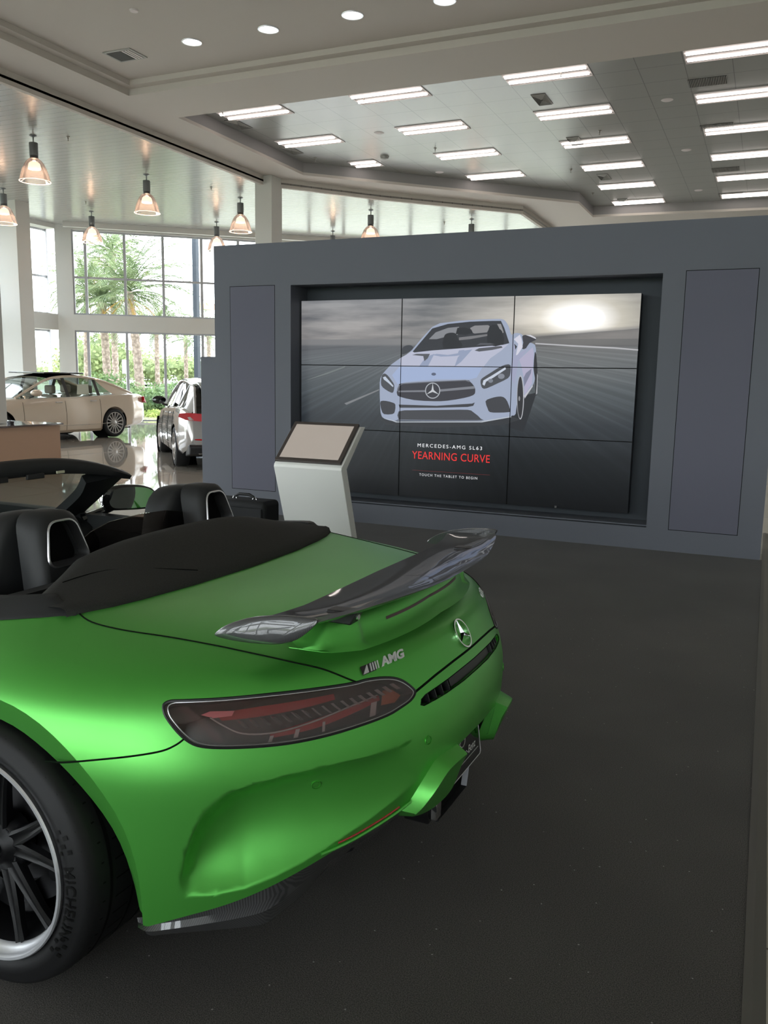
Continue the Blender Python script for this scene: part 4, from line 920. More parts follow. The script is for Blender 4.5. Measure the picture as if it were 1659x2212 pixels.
pic.append(art(A2([(105, 990), (250, 1030), (1000, 1026), (1270, 982), (1270, 990), (1010, 1036), (240, 1038)]), (.46, .50, .56)))
pic.append(art([(1130, 262), (1300, 272), (1500, 282), (1612, 292), (1612, 298), (1500, 289), (1300, 279), (1130, 268)], (.45, .45, .47))); pic.append(art([(230, 545), (395, 478), (395, 484), (240, 552)], (.20, .21, .22))); pic.append(art([(40, 440), (150, 400), (235, 370), (230, 378), (150, 408)], (.16, .18, .18)))
put('picture_car', pic)
def wr(name, txt, px0, px1, py, h, col, spacing=1.0, sxk=1.0, bold=0):
    V, F = text_mesh(txt, 1, 0, spacing=spacing, bold=bold); xs = [v[0] for v in V]; ys_ = [v[1] for v in V]; x0, x1 = min(xs), max(xs); y0, y1 = min(ys_), max(ys_)
    a = scr((px0, py)); c = scr((px1, py+(px1-px0)*0)); 
    # lay along the screen's horizontal
    zc = (a[1]+c[1])/2; P = [tuple(TS @ Vector((a[0]+(x-x0)/(x1-x0)*(c[0]-a[0]), YS_-.0060, zc+((y-y0)/(y1-y0)-.5)*h))) for x, y, z in V]
    key = 'text_'+name; mt = emis(key, col); return mesh_obj(name, P, F, mt, SR)
wr('caption_title', 'MERCEDES-AMG SL63', 578, 882, 746, .036, (.75, .76, .78), 1.35)
wr('caption_headline', 'YEARNING CURVE', 552, 919, 793, .080, (.62, .030, .028), 1.05)
wr('caption_prompt', 'TOUCH THE TABLET TO BEGIN', 586, 860, 884, .026, (.60, .61, .63), 1.3)
a = scr((553, 855)); c = scr((920, 860)); b = MB(); b.box(a[0], c[0], YS_-.006, YS_-.0055, a[1]-.0015, a[1]+.0015, TS); b.build('caption_rule', emis('rule', (.12, .02, .02)), SR)
for i in (1, 2):
    x = SX0+(SX1-SX0)*i/3; z = SZ0+(SZ1-SZ0)*i/3
    b = MB(); b.box(x-.0035, x+.0035, YS_-.0062, YS_-.0058, SZ0, SZ1, TS); b.build('bezel_joint', MAT['cavity'], SR)
    b = MB(); b.box(SX0, SX1, YS_-.0062, YS_-.0058, z-.0035, z+.0035, TS); b.build('bezel_joint', MAT['cavity'], SR)
b = MB(); b.cyl((-1.83, DW+.17, .300), .012, .02, 'z', 12); tag(b.build('sensor_eye', MAT['chrome'], smooth=True), 'tiny shiny sensor under the bottom edge of the video screen', 'sensor')
# ---- tail lights
pm('lamp_red', (.33, .012, .016), .25, 0, .5, coat=.6); pm('lamp_dark', (.085, .045, .045), .35, .2, .5); pm('lamp_clear', (.50, .47, .46), .2, .3, .5, coat=.5)
pm('lamp_amber', (.42, .12, .05), .3, 0, .5); pm('lamp_pink', (.75, .25, .28), .3)
pm('letter_chrome', (.80, .80, .80), .42, .55); pm('white_line', (.75, .75, .75), .4)
def light_unit(s):
    f = (lambda P: [tuple(p) for p in P]) if s > 0 else (lambda P: [(-p[0], p[1]) for p in P])
    L = f(LIGHT)
    h = patch(L, -.055, (.14, .14), 'tail_light', MAT['lamp_dark'], RD)
    b = MB(); strip_wall(b, L, .001, -.056); b.build('lamp_housing', MAT['lamp_dark'], h, smooth=True, recalc=True)
    band = lambda pts, off, name, mat, n=.1: patch(f(pts), off, (n, n), name, mat, h)
    up = catmull([(4.45, 4.72), (3.9, 4.78), (3.3, 4.80), (2.75, 4.82)], 4); lo = catmull([(2.75, 4.66), (3.3, 4.58), (3.9, 4.53), (4.35, 4.52)], 4)
    band(up+lo, -.03, 'red_reflector', MAT['lamp_red'])
    up = catmull([(3.75, 4.12), (3.1, 4.28), (2.5, 4.42), (2.05, 4.50)], 4); lo = catmull([(2.05, 4.36), (2.5, 4.22), (3.1, 4.05), (3.75, 3.98)], 4)
    band(up+lo, -.028, 'red_reflector', MAT['lamp_red'])
    band([(4.62, 4.70), (4.50, 4.78), (4.18, 4.74), (4.22, 4.62), (4.46, 4.60)], -.022, 'turn_indicator', MAT['lamp_pink'])
    band([(1.95, 4.60), (1.78, 4.55), (1.66, 4.30), (1.80, 4.15), (2.05, 4.20)], -.030, 'turn_indicator', MAT['lamp_amber'])
    # cranked carrier around the light guide
    cr = catmull([(4.5, 4.62), (4.35, 4.42), (4.1, 4.18), (3.7, 4.12), (3.2, 4.22), (2.6, 4.40), (2.1, 4.52)], 5)
    uvline('light_guide', f(cr), MAT['lamp_clear'], h, .0022, -.022)
    for k in range(17):
        t = k/16; u = 4.12-2.36*t; v = 4.42+.20*t-.05*math.sin(PI*t)
        P = BP([s*(u+.055), s*(u+.01), s*(u-.05)], [v+.10, v+.00, v-.11], -.026, scoop=False)
        Q = BP([s*(u+.055), s*(u+.01), s*(u-.05)], [v+.10, v+.00, v-.11], -.010, scoop=False)
        R_ = BP([s*(u-.03), s*(u-.07), s*(u-.11)], [v+.05, v-.03, v-.12], -.028, scoop=False)
        b = MB(); b.ring([[tuple(p) for p in X] for X in (P, Q, R_)], closed=False)
        b.build('led_fin', MAT['lamp_clear'], h, smooth=True, sharp=50)
    for u, v0, v1, wd in ((3.40, 3.90, 4.12, .06), (3.02, 3.92, 4.18, .04), (2.22, 3.98, 4.36, .10), (3.75, 3.88, 4.05, .05)):
        band([(u, v0), (u+wd, v0), (u+wd*.2, v1), (u-wd*.8, v1)], -.020, 'lamp_rib', MAT['lamp_clear'])
    b = MB(); P = catmull([(4.95, 4.95), (4.72, 4.60), (4.55, 4.25), (4.45, 4.0)], 4); Q = [(u-.12, v) for u, v in P]
    bb = patch(f(P+Q[::-1]), -.018, (.1, .1), 'lamp_divider', MAT['lamp_dark'], h)
    uvline('lamp_gasket', L, MAT['black_plastic'], h, .0042, -.001, closed=True)
    uvline('lamp_rim', f([(2.9+(u-2.9)*.972, 4.45+(v-4.45)*.92) for u, v in LIGHT]), MAT['satin_metal'], h, .0014, .0012, closed=True)
    patch(L, .0015, (.12, .12), 'lens', MAT['smoked_lens'], h)
light_unit(1); light_unit(-1)
# ---- air outlet slot in the bumper
vt = patch(VENT, -.035, (.2, .1), 'air_outlet', MAT['cavity'], RD)
b = MB(); strip_wall(b, VENT, 0, -.036); b.build('outlet_wall', MAT['green_paint'], vt, smooth=True)
uvline('outlet_edge', VENT, MAT['seam'], vt, .0014, 0, closed=True)
for s in (1, -1):
    for k in range(4):
        u = s*(1.28-.16*k); P = [BP(u, v, o)[0] for v, o in ((3.74, -.004), (4.14, -.004), (4.14, -.034), (3.74, -.034))]; P2 = [p+np.array([0, .004, 0]) for p in P]
        b = MB(); b.ring([[tuple(p) for p in P], [tuple(p) for p in P2]], caps=True); b.build('outlet_fin', MAT['black_plastic'], vt)
b = MB(); U_ = np.linspace(.72, -.72, 21); b.ring([[tuple(p) for p in BP(U_, U_*0+v, o)] for v, o in ((3.80, -.012), (4.16, -.012))], closed=False)
b.build('outlet_blank', MAT['black_plastic'], vt, smooth=True)
# ---- badges
def frame_at(u, v, off=.0015, along=None):
    p = BP(u, v, off, scoop=False)[0]; n = BN(np.array([u]), np.array([v]))[0]; e = BP(u-.05, v, scoop=False)[0]-BP(u+.05, v, scoop=False)[0]
    if along is not None: e = BP(along[0], along[1], scoop=False)[0]-p
    x = Vector(e).normalized(); z = Vector(n).normalized(); y = z.cross(x).normalized(); x = y.cross(z)
    M = Matrix((x, y, z)).transposed().to_4x4(); M.translation = Vector(p); return M
T = frame_at(0.0, 5.19, .0)
star_emblem('star_emblem', .046, MAT['chrome'], RD, T, .006, .10)
T = frame_at(1.93, 5.365, .001, along=(1.0, 5.44))
bd = MB(); bd.add([tuple(T @ Vector(q)) for q in [(-.081, -.0115, 0), (-.030, -.0115, 0), (-.022, .0115, 0), (-.076, .0115, 0)]], [(0, 1, 2, 3)])
ba = bd.build('maker_badge', MAT['black_gloss'], RD, recalc=False)
V, F = text_mesh('AMG', .0315, .0016, shear=.35, sx=1.28, bold=.0012); b = MB(); b.add([tuple(T @ Vector((x+.036, y, z+.002))) for x, y, z in V], F); b.build('badge_lettering', MAT['letter_chrome'], ba, weld=False, recalc=False)
for k in range(5):
    x0 = -.066+.0088*k; wd = .0032; b = MB()
    if k == 0: pts = [(-.079, -.010), (-.060, -.010), (-.054, .010)]
    else: pts = [(x0+.010-.003, -.010), (x0+.010+wd-.003, -.010), (x0+.010+wd+.004, .010), (x0+.010+.004, .010)]
    b.prism(pts, 'z', .0006, .0036, T); b.build('badge_bar', MAT['letter_chrome'], ba, recalc=True)
T = frame_at(-1.95, 5.40, .001, along=(-2.6, 5.36)); V, F = text_mesh('GT R', .030, .002, shear=.2, sx=1.15, bold=.0012)
b = MB(); b.add([tuple(T @ Vector((x, y, z+.0025))) for x, y, z in V], F); b.build('model_badge', MAT['letter_chrome'], RD, weld=False, recalc=False)
# ---- parking sensors
for u, v in ((3.17, 2.04), (1.449, 2.379), (-1.449, 2.379), (-3.17, 2.04)):
    p = BP(u, v)[0]; n = Vector(BN(np.array([u]), np.array([v]))[0]); T = Vector(n).to_track_quat('Z', 'Y').to_matrix().to_4x4(); T.translation = Vector(p)
    b = MB(); b.lathe([(.0, .0015), (.0085, .0015), (.0092, -.002), (.0102, -.002), (.0108, .0025), (.0125, .0025), (.0132, -.002)], n=28, T=T); b.build('parking_sensor', MAT['green_dark_paint'], RD, smooth=True, sharp=40)
# ---- plinth carrying the wing
YS = np.array(sorted(list(np.linspace(-.545, .545, 61))+[s*v for s in (1, -1) for v in (.370, .376, .380, .384, .388, .392, .398, .404)]))
def y_to_u(y, v):
    lo, hi = 0.0, 4.5
    for _ in range(30):
        m_ = (lo+hi)/2
        if BP(m_, v, scoop=False)[0][1] < abs(y): lo = m_
        else: hi = m_
    return math.copysign(lo, y) if y else 0.0
rings = []
for y in YS:
    a = abs(y); vs = np.interp(a, [0, .42, .50, .545], [5.95, 5.85, 5.98, 6.30]); u = y_to_u(y, vs); p = BP(u, vs, scoop=False)[0]
    k = 1/(1+math.exp((a-.495)/.012)); k = k*(1-.0)
    x0, z0 = p[0], p[2]; fz = .902-.02*(a/.5)**2
    zt = z0+(.934-z0)*k; x1 = x0+.028*k+.01; x2 = x0+.062+.02*(1-k); xf = max(-.555, x2+.02); k2 = 1/(1+math.exp((a-.385)/.005)); ins = .013*k2; zt -= .006*k2
    rings.append([(x0-.001, y, z0-.004), (x0+.001, y, z0+.002), (x1-.020*k+ins*.8, y, z0+(zt-z0)*.14), (x1-.010*k+ins, y, z0+(zt-z0)*.6), (x1+ins, y, zt-.004), (x1+.008+ins, y, zt), (x2, y, zt-.002*k), (x2+.03, y, zt-.010*k), ((x2+xf)/2+.02, y, (zt*.45+fz*.55)), (xf, y, fz-.006)])
b = MB(); b.ring(rings, closed=False); b.build('wing_plinth', MAT['green_paint'], RD, smooth=True, sharp=60)
e = [tuple(r[0]) for r in rings]; b = MB(); b.tube(e, .0022, 6); b.build('panel_gap', MAT['seam'], RD, smooth=True)
# third brake light under the wing
b = MB(); lo = [(r[3][0]-.0035, r[3][1], r[3][2]-.016) for r in rings if abs(r[0][1]) < .28]; hi = [(r[3][0]-.001, r[3][1], r[3][2]+.002) for r in rings if abs(r[0][1]) < .28]
b.ring([lo, hi], closed=False); b.build('centre_brake_light', MAT['lamp_dark'], RD)
# ---- rear wing
yy = np.linspace(-.672, .672, 57); rings = []
for y in yy:
    a = abs(y); le = np.interp(a, [0, .3, .45, .58, .64, .672], [-.612, -.616, -.618, -.604, -.592, -.585]); te = np.interp(a, [0, .15, .25, .4, .5, .58, .64, .672], [-.902, -.899, -.888, -.857, -.832, -.81, -.788, -.775])
    zl = .948+.012*(a/.67)**6; zt = .984-.006*(a/.67)**4; row = []
    sag = .016*(1-(a/.67)**4)
    top = []; bot = []
    for t in np.linspace(0, 1, 11):
        x = le+(te-le)*t; z = zl+(zt-zl)*t**1.7-sag*math.sin(PI*t)*.8; th = .013*math.sin(PI*min(1, t*1.0+.04))**.5*(1-.35*t)
        if t > .93: z += .003
        top.append((x, y, z+th*.5)); bot.append((x, y, z-th*.9))
    rings.append(top+bot[::-1])
b = MB(); b.ring(rings, caps=True); WG = b.build('rear_wing', MAT['carbon_fibre'], RD, smooth=True, sharp=50)
ep = catmull([(-.500, .919), (-.528, .942), (-.563, .959), (-.61, .975), (-.678, .988), (-.744, .993), (-.785, .991), (-.768, .966), (-.733, .938), (-.688, .921), (-.625, .913), (-.562, .910), (-.515, .912)], 3, True)
for s in (1, -1):
    b = MB(); cx_, cz_ = -.645, .952; rr_ = []
    for dy, sc in ((-.004, .97), (.0, 1.0), (.005, .99), (.009, .90), (.012, .6)):
        rr_.append([(cx_+(x-cx_)*sc, s*(.672+dy+.010*(1-((z-.912)/.08)**2)), cz_+(z-cz_)*sc) for x, z in ep])
    b.ring(rr_, caps=True); b.build('wing_endplate', MAT['carbon_gloss'], WG, smooth=True, sharp=45)
    b = MB(); b.prism([(-.69, .925), (-.77, .925), (-.79, .962), (-.70, .958)], 'y', s*.44, s*.485); b.build('wing_bracket', MAT['black_plastic'], WG, bevel=.004)
    b = MB(); b.cyl((-.778, s*.462, .944), .007, -.006, 'x', 12); b.build('bracket_bolt', MAT['satin_metal'], WG)
# ---- blocks beside the number plate
for s in (1, -1):
    A = [(-.945, .172, .528), (-.932, .262, .530), (-.925, .300, .517), (-.905, .345, .472), (-.885, .378, .430), (-.878, .392, .405)]
    FT = [(-.993, .190, .507), (-.985, .262, .506), (-.976, .302, .494), (-.958, .338, .455), (-.932, .358, .412), (-.915, .370, .392)]
    FB = [(-.975, .185, .470), (-.955, .185, .405), (-.942, .215, .378), (-.928, .270, .368), (-.912, .320, .368), (-.90, .355, .375)]
    BB = [(-.90, .172, .40), (-.88, .18, .37), (-.87, .22, .36), (-.86, .27, .355), (-.86, .32, .36), (-.86, .36, .37)]
    def sm(P): return [(x, s*y, z) for x, y, z in catmull(P, 4)]
    mid = [tuple(np.array(p)*.12+np.array(q)*.88+np.array([0, 0, .0015])) for p, q in zip(sm(A), sm(FT))]
    R_ = [sm(A), mid, sm(FT), [tuple(np.array(p)*.85+np.array(q)*.15) for p, q in zip(sm(FT), sm(FB))], sm(FB), sm(BB)]
    b = MB(); b.ring(R_, closed=False); n = len(R_[0])
    for e in (0, -1): b.add([r[e] for r in R_], [tuple(range(6)) if e else tuple(range(6))[::-1]])
    b.build('bumper_block', MAT['green_paint'], RD, smooth=True, sharp=48)
# ---- number plate in its recess
b = MB(); b.box(-.905, -.78, -.174, .174, .345, .515); b.F = [f for f in b.F if f != b.F[0]]
rc = b.build('plate_recess', MAT['cavity'], RD, recalc=False)
PT = Matrix.Translation((-.908, 0, .428)) @ Euler((0, .12, 0)).to_matrix().to_4x4()
b = MB(); b.box(-.004, .004, -.155, .155, -.078, .078, PT); pl = b.build('number_plate', MAT['black_gloss'], RD, bevel=.004)
bo = [(-.0046, y, z) for y, z in [(-.150, -.066), (-.143, -.073), (.143, -.073), (.150, -.066), (.150, .066), (.143, .073), (-.143, .073), (-.150, .066)]]
b = MB(); b.tube([tuple(PT @ Vector(p)) for p in bo], .0012, 4, closed=True); b.build('plate_border', MAT['white_line'], pl)
TX = PT @ Matrix(((0, 0, -1, -.0046), (-1, 0, 0, 0), (0, 1, 0, 0), (0, 0, 0, 1)))
star_emblem('star_emblem', .028, MAT['letter_chrome'], pl, TX @ Matrix.Translation((0, .032, 0)), .001)
for txt, sz, yy_ in (('Mercedes-Benz', .034, -.022),):
    V, F = text_mesh(txt, sz, 0, shear=.3); b = MB(); b.add([tuple(TX @ Vector((x, y+yy_, .0006))) for x, y, z in V], F); b.build('plate_lettering', MAT['white_line'], pl, weld=False, recalc=False)
b = MB(); b.box(-.0052, -.0046, -.13, .13, -.045, -.0435, PT); b.build('plate_underline', MAT['white_line'], pl)
# ---- diffuser, carbon blades and exhaust
us = [5.60, 5.5, 5.35, 5.2, 4.9, 4.5, 4.2, 3.95, 3.7, 3.4, 3.0, 2.5, 2.0, 1.6, 1.3]
low = [(-.424, .893, .233), (-.432, .878, .208), (-.442, .866, .200), (-.455, .852, .198), (-.497, .822, .198), (-.56, .775, .196), (-.612, .735, .194), (-.655, .700, .197), (-.672, .650, .205), (-.692, .575, .218), (-.708, .490, .240), (-.745, .405, .268), (-.785, .325, .290), (-.82, .265, .31), (-.84, .23, .33)]
for s in (1, -1):
    top = [tuple(p) for p in BP(us, [0.22]*len(us), -.005)]; R0 = [(x, s*y, z) for x, y, z in top]
    R3 = [(x, s*y, z) for x, y, z in low]; R1 = []; R2 = []
    for i, (p, q) in enumerate(zip(R0, R3)):
        p, q = np.array(p), np.array(q); o = np.array([-.5, s*.8, 0])*(.012 if i < 9 else .004)
        R1.append(tuple(p*.62+q*.38+o*.3)); R2.append(tuple(p*.42+q*.58+o*1.3))
    R4 = [(x+.05*min(1, i/3), s*(abs(y)-.07*min(1, i/3)), z+.01) for i, (x, y, z) in enumerate(R3)]
    b = MB(); b.ring([catmull(r, 3) for r in (R0, R1, R2, R3, R4)], closed=False); b.build('diffuser_blade', MAT['carbon_gloss'], RD, smooth=True, sharp=28)
    rf = [(3.15, .36), (2.9, .25), (2.6, .17), (2.2, .17), (1.9, .24), (1.7, .36)]
    uvline('reflector_trim', [(s*u, v) for u, v in catmull(rf, 4)], MAT['green_paint'], RD, .0045, .004)
    uvline('rear_reflector', [(s*u, v+.13) for u, v in catmull(rf[1:-1], 4)], MAT['lamp_red'], RD, .0028, .001)
b = MB(); b.prism([(-.20, .13), (-.50, .14), (-.66, .22), (-.74, .31), (-.74, .38), (-.20, .40)], 'y', -.42, .42); DF = b.build('diffuser', MAT['cavity'], RD)
for y in (-.40, -.28, -.16, .16, .28, .40):
    b = MB(); b.prism([(-.40, .17), (-.62, .175), (-.80+abs(y)*.14, .26), (-.81+abs(y)*.14, .32), (-.40, .28)], 'y', y-.005, y+.005); b.build('diffuser_fin', MAT['black_gloss'], DF)
b = MB(); b.prism([(-.175, .350), (.175, .350), (.140, .232), (-.140, .232)], 'x', -.862, -.78); ex = b.build('exhaust_surround', MAT['black_gloss'], RD, bevel=.006)
tr = lambda k, x: [(x, y*k, .282+(z-.282)*k) for y, z in [(-.155, .322), (.155, .322), (.128, .242), (-.128, .242)]]
b = MB(); b.ring([tr(.97, -.862), tr(1.0, -.884), tr(.975, -.886), tr(.95, -.868)]); b.build('exhaust_tip', MAT['dark_metal'], RD, smooth=True, sharp=30)
b = MB(); b.box(-.886, -.866, .100, .140, .250, .314); b.build('exhaust_glint', MAT['chrome'], RD, bevel=.003)  # chrome block added as the highlight at the left of the exhaust
b = MB(); b.add(tr(.955, -.867), [(0, 1, 2, 3)]); b.build('exhaust_bore', MAT['cavity'], RD)
b = MB(); b.box(-.30, 3.3, -.66, .66, .14, .17); b.build('underbody', MAT['cavity'], RD)
# ---- folded roof cover
TXL = lambda y: np.interp(abs(y), [0, .3, .5, .6, .69, .72], [-.150, -.138, -.114, -.094, -.064, -.045])
def tonneau_row(y):
    a = abs(y); xl = TXL(y); xc = np.interp(a, [0, .45, .72], [.17, .165, .06]); zc = np.interp(a, [0, .13, .25, .37, .46, .55, .64, .70, .72], [1.022, 1.021, 1.017, 1.005, .990, .967, .949, .938, .925]); z0 = .911
    P = [(xl+.004, z0-.02), (xl-.003, z0+.002), (xl+.002, z0+.014)]
    for t in (.08, .2, .35, .5, .65, .8, .9, 1.0): P.append((xl+.01+(xc-xl-.01)*t, z0+.020+(zc-z0-.020)*(1-(1-t)**1.45)))
    P += [(xc+.018, zc-.006), (xc+.030, zc-.022), (xc+.034, zc-.08)]
    return [(x, y, z) for x, z in P]
ys = list(np.linspace(-.72, .72, 49)); b = MB(); b.ring([tonneau_row(y) for y in ys], closed=False)
b.build('roof_cover', MAT['soft_top_fabric'], RD, smooth=True, sharp=60)
b = MB(); sp_ = []
for t in np.linspace(0, 1, 9):
    y = .60-.36*t; r = tonneau_row(y); q = np.array(r[9])*(1-t)+np.array(r[3])*t; sp_.append(tuple(q+np.array([-.001, 0, .0035])))
b.tube(sp_, .0015, 6); b.build('cover_seam', MAT['cavity'], RD)
# ---- black side rails along the cockpit edge
for s in (1, -1):
    U_ = np.concatenate([np.linspace(5.95, 9, 14), np.linspace(9.3, 13.4, 12)]); R_ = [[] for _ in range(6)]
    for u in U_:
        p = BP(s*u, 7.98)[0]; x, y, z = p[0], abs(p[1]), p[2]; k = np.interp(x, [-.07, .05, .3, .6, 1.5], [.25, 1.0, 1.0, .35, .15])
        xi = max(x, .03) if x < .1 else x; yi = y-.065*np.interp(x, [-.07, .05, .3], [.1, 1, 1.3])
        for j, q in enumerate([(x, y+.012, z-.004), (x, y+.004, z+.006), (x, y-.02, z+.010+.006*k), ((x+xi)/2, (y+yi)/2-.01, z+.012+.03*k), (xi, yi-.02, z+.008+.035*k), (xi+.01, yi-.035, z-.30)]): R_[j].append((q[0], s*q[1], q[2]))
    b = MB(); b.ring(R_, closed=False); b.build('cockpit_rail', MAT['black_leather'], RD, smooth=True, sharp=70)
# ---- cockpit tub, seats with roll hoops
b = MB(); b.box(.16, .20, -.74, .74, .25, .93); b.box(.2, 1.7, -.74, .74, .22, .25); b.box(.2, 1.7, .73, .76, .2, .80); b.box(.2, 1.7, -.76, -.73, .2, .80); b.box(.3, 1.7, -.12, .12, .25, .62)
b.build('cockpit_tub', MAT['black_leather'], RD)
b = MB(); b.prism([(1.25, .66), (1.22, .74), (1.30, .83), (1.45, .865), (1.72, .86), (1.72, .4), (1.4, .4)], 'y', -.76, .76); b.build('dashboard', MAT['black_leather'], RD, bevel=.03, seg=4)
b = MB(); sc = Matrix.Translation((1.12, .37, .72)) @ Euler((0, math.radians(-65), 0)).to_matrix().to_4x4()
b.tube([tuple(sc @ Vector((.18*math.cos(a), .18*math.sin(a), 0))) for a in np.linspace(0, 2*PI, 33)[:-1]], .016, 8, closed=True); b.box(-.18, .18, -.02, .02, -.01, .01, sc)
b.build('steering_wheel', MAT['black_leather'], RD, smooth=True)
def rrect(hw0, hw1, z0, z1, r=.3, n=5):
    # rounded trapezoid outline (bottom half width hw0, top hw1)
    P = [(-hw0, z0), (hw0, z0), (hw1, z1), (-hw1, z1)]; out = []
    for i in range(4):
        p = Vector(P[i]); a = Vector(P[i-1]); c = Vector(P[(i+1) % 4]); ra = min((a-p).length, (c-p).length)*r; q0 = p+(a-p).normalized()*ra; q1 = p+(c-p).normalized()*ra
        for k in range(n+1):
            t = k/n; out.append(tuple((1-t)**2*q0+2*t*(1-t)*p+t*t*q1))
    return out
for s in (1, -1):
    cy = s*.395
    # headrest fairing with the hoop opening
    b = MB(); O = rrect(.125, .085, .80, 1.116, .36); O2 = rrect(.112, .072, .80, 1.100, .36); I = rrect(.088, .052, .955, 1.088, .30)
    fx = lambda z, d: .262+(z-.955)*.26+d
    R_ = [[(fx(z, .115)+.0, cy+y*.86, z-.004) for y, z in O2], [(fx(z, .10), cy+y, z) for y, z in O], [(fx(z, .025), cy+y, z) for y, z in O], [(fx(z, .005), cy+y, z) for y, z in O2]]
    J = [(fx(z, .002), cy+y, z) for y, z in I]; R_.append(J); R_.append([(fx(z, .05), cy+y*.9, .955+(z-.955)*.92+.004) for y, z in I])
    b.ring(R_); st = b.build('headrest_fairing', MAT['black_leather'], RD, smooth=True, sharp=60)
    b = MB(); b.add([(fx(z, .051), cy+y*.9, .955+(z-.955)*.92+.004) for y, z in I], [tuple(range(len(I)))]); b.build('hoop_recess', MAT['cavity'], st)
    b = MB(); R_ = [[(fx(z, d), cy+y*k, 1.02+(z-1.02)*k) for y, z in I] for k, d in ((1.07, .0), (1.05, -.004), (.99, -.004), (.93, .030), (.93, .046))]
    b.ring(R_); b.build('roll_hoop_trim', MAT['satin_metal'], st, smooth=True, sharp=40)
    # seat in front of it
    b = MB(); O = rrect(.23, .13, .35, 1.105, .42); prof = lambda z: .455+.10*max(0, (1.0-z))*-.2+(1.1-z)*.10
    R_ = [[(prof(z)-.045, cy+y*.80, .35+(z-.35)*.985) for y, z in O], [(prof(z)-.030, cy+y*.96, z) for y, z in O], [(prof(z)+.03, cy+y, z) for y, z in O], [(prof(z)+.075, cy+y*.92, .35+(z-.35)*.99) for y, z in O], [(prof(z)+.055, cy+y*.5, .35+(z-.35)*.9) for y, z in O]]
    b.ring(R_, caps=True); se = b.build('seat_back', MAT['black_leather'], RD, smooth=True, sharp=60)
    b = MB(); b.box(.55, 1.05, cy-.24, cy+.24, .28, .44); b.build('seat_cushion', MAT['black_leather'], RD, bevel=.05, seg=4)
# wind deflector between the hoops
b = MB(); pts = [(.225, .995), (.19, 1.012), (.10, 1.034), (-.06, 1.040), (-.2, 1.034), (-.30, 1.015), (-.305, .87), (.225, .87)]
b.prism(pts, 'x', .375, .380); b.build('wind_deflector', MAT['deflector_glass'], RD)
b = MB(); b.box(.30, .40, -.16, .16, .80, .90); b.build('centre_cover', MAT['black_plastic'], RD, bevel=.02)
# ---- windscreen frame, glass and mirror
hd = []
for y in np.linspace(-.60, .60, 33):
    a = abs(y)/.60; z = 1.206-.098*a**2.6; x = .95-.03*a**2+.0; t = .066-.035*a**3
    hd.append([(x-.01, y, z-t), (x-.022, y, z-t*.5), (x-.012, y, z-.008), (x+.01, y, z), (x+.045, y, z-.008), (x+.065, y, z-.028), (x+.04, y, z-t)])
b = MB(); b.ring(hd, caps=True); b.build('windscreen_header', MAT['black_leather'], RD, smooth=True, sharp=60)
for s in (1, -1):
    out = [(.925, .600, 1.105), (1.05, .665, 1.045), (1.2, .725, .965), (1.38, .775, .855)]; inn = [(.985, .40, 1.095), (1.12, .50, 1.02), (1.28, .58, .94), (1.45, .64, .85)]
    out = catmull(out, 4); inn = catmull(inn, 4); R_ = []
    for o_, i_ in zip(out, inn):
        o_ = np.array(o_); i_ = np.array(i_); R_.append([tuple(np.array([1, s, 1])*q) for q in (i_+[-.012, 0, -.02], i_*.5+o_*.5+[-.02, .01, -.01], o_+[0, .005, 0], o_+[.03, 0, .012], i_*.5+o_*.5+[.02, .0, .028], i_+[.012, 0, .012])])
    b = MB(); b.ring(R_, caps=True); b.build('windscreen_pillar', MAT['black_leather'], RD, smooth=True, sharp=55)
b = MB(); R_ = []
for t in np.linspace(0, 1, 8):
    x = .99+.60*t; z = 1.165-.285*t; wd = .56+.16*t; R_.append([(x-.05*(y/.7)**2, y, z-(.05+.02*t)*(y/.7)**2) for y in np.linspace(-wd, wd, 17)])
b.ring(R_, closed=False); b.build('windscreen_glass', MAT['car_glass'], RD, smooth=True)
for y in (-.13, .045): b = MB(); b.box(.922, .934, y, y+.085, 1.128, 1.150); b.build('header_latch', MAT['black_plastic'], RD, bevel=.003)
b = MB(); b.box(.918, .924, -.23, -.19, 1.140, 1.150); b.build('header_marker', pm('cream_dot', (.7, .7, .5), .5), RD)
for s in (1, -1):
    MT = Matrix.Translation((1.20, s*.90, .935)) @ Matrix.Rotation(s*math.radians(27), 4, 'Z'); O = catmull([(-.135, -.005), (-.12, .045), (-.06, .066), (.04, .064), (.11, .045), (.150, .0), (.148, -.045), (.11, -.058), (-.05, -.056), (-.115, -.045)], 4, True)
    sh = lambda k, x, dz=0: [tuple(MT @ Vector((x, s*y*k, z*k+dz))) for y, z in O]
    b = MB(); b.ring([sh(.93, -.035), sh(1.0, -.03), sh(1.0, .0), sh(.92, .05), sh(.70, .09), sh(.3, .11)], caps=True); mo = b.build('door_mirror', MAT['black_gloss'], RD, smooth=True, sharp=50)
    b = MB(); b.add([tuple(MT @ Vector((-.0365, s*(y*.86+.012), z*.84))) for y, z in O], [tuple(range(len(O)))]); b.build('mirror_glass', pm('mirror_glass', (.75, .8, .78), .02, 1), mo)
    b = MB(); b.tube([tuple(MT @ Vector(q)) for q in [(.03, -s*.06, -.04), (.04, -s*.11, -.065), (.05, -s*.17, -.085), (.05, -s*.21, -.10)]], [.022, .02, .022, .03], 10); b.build('mirror_stalk', MAT['black_gloss'], mo, smooth=True)
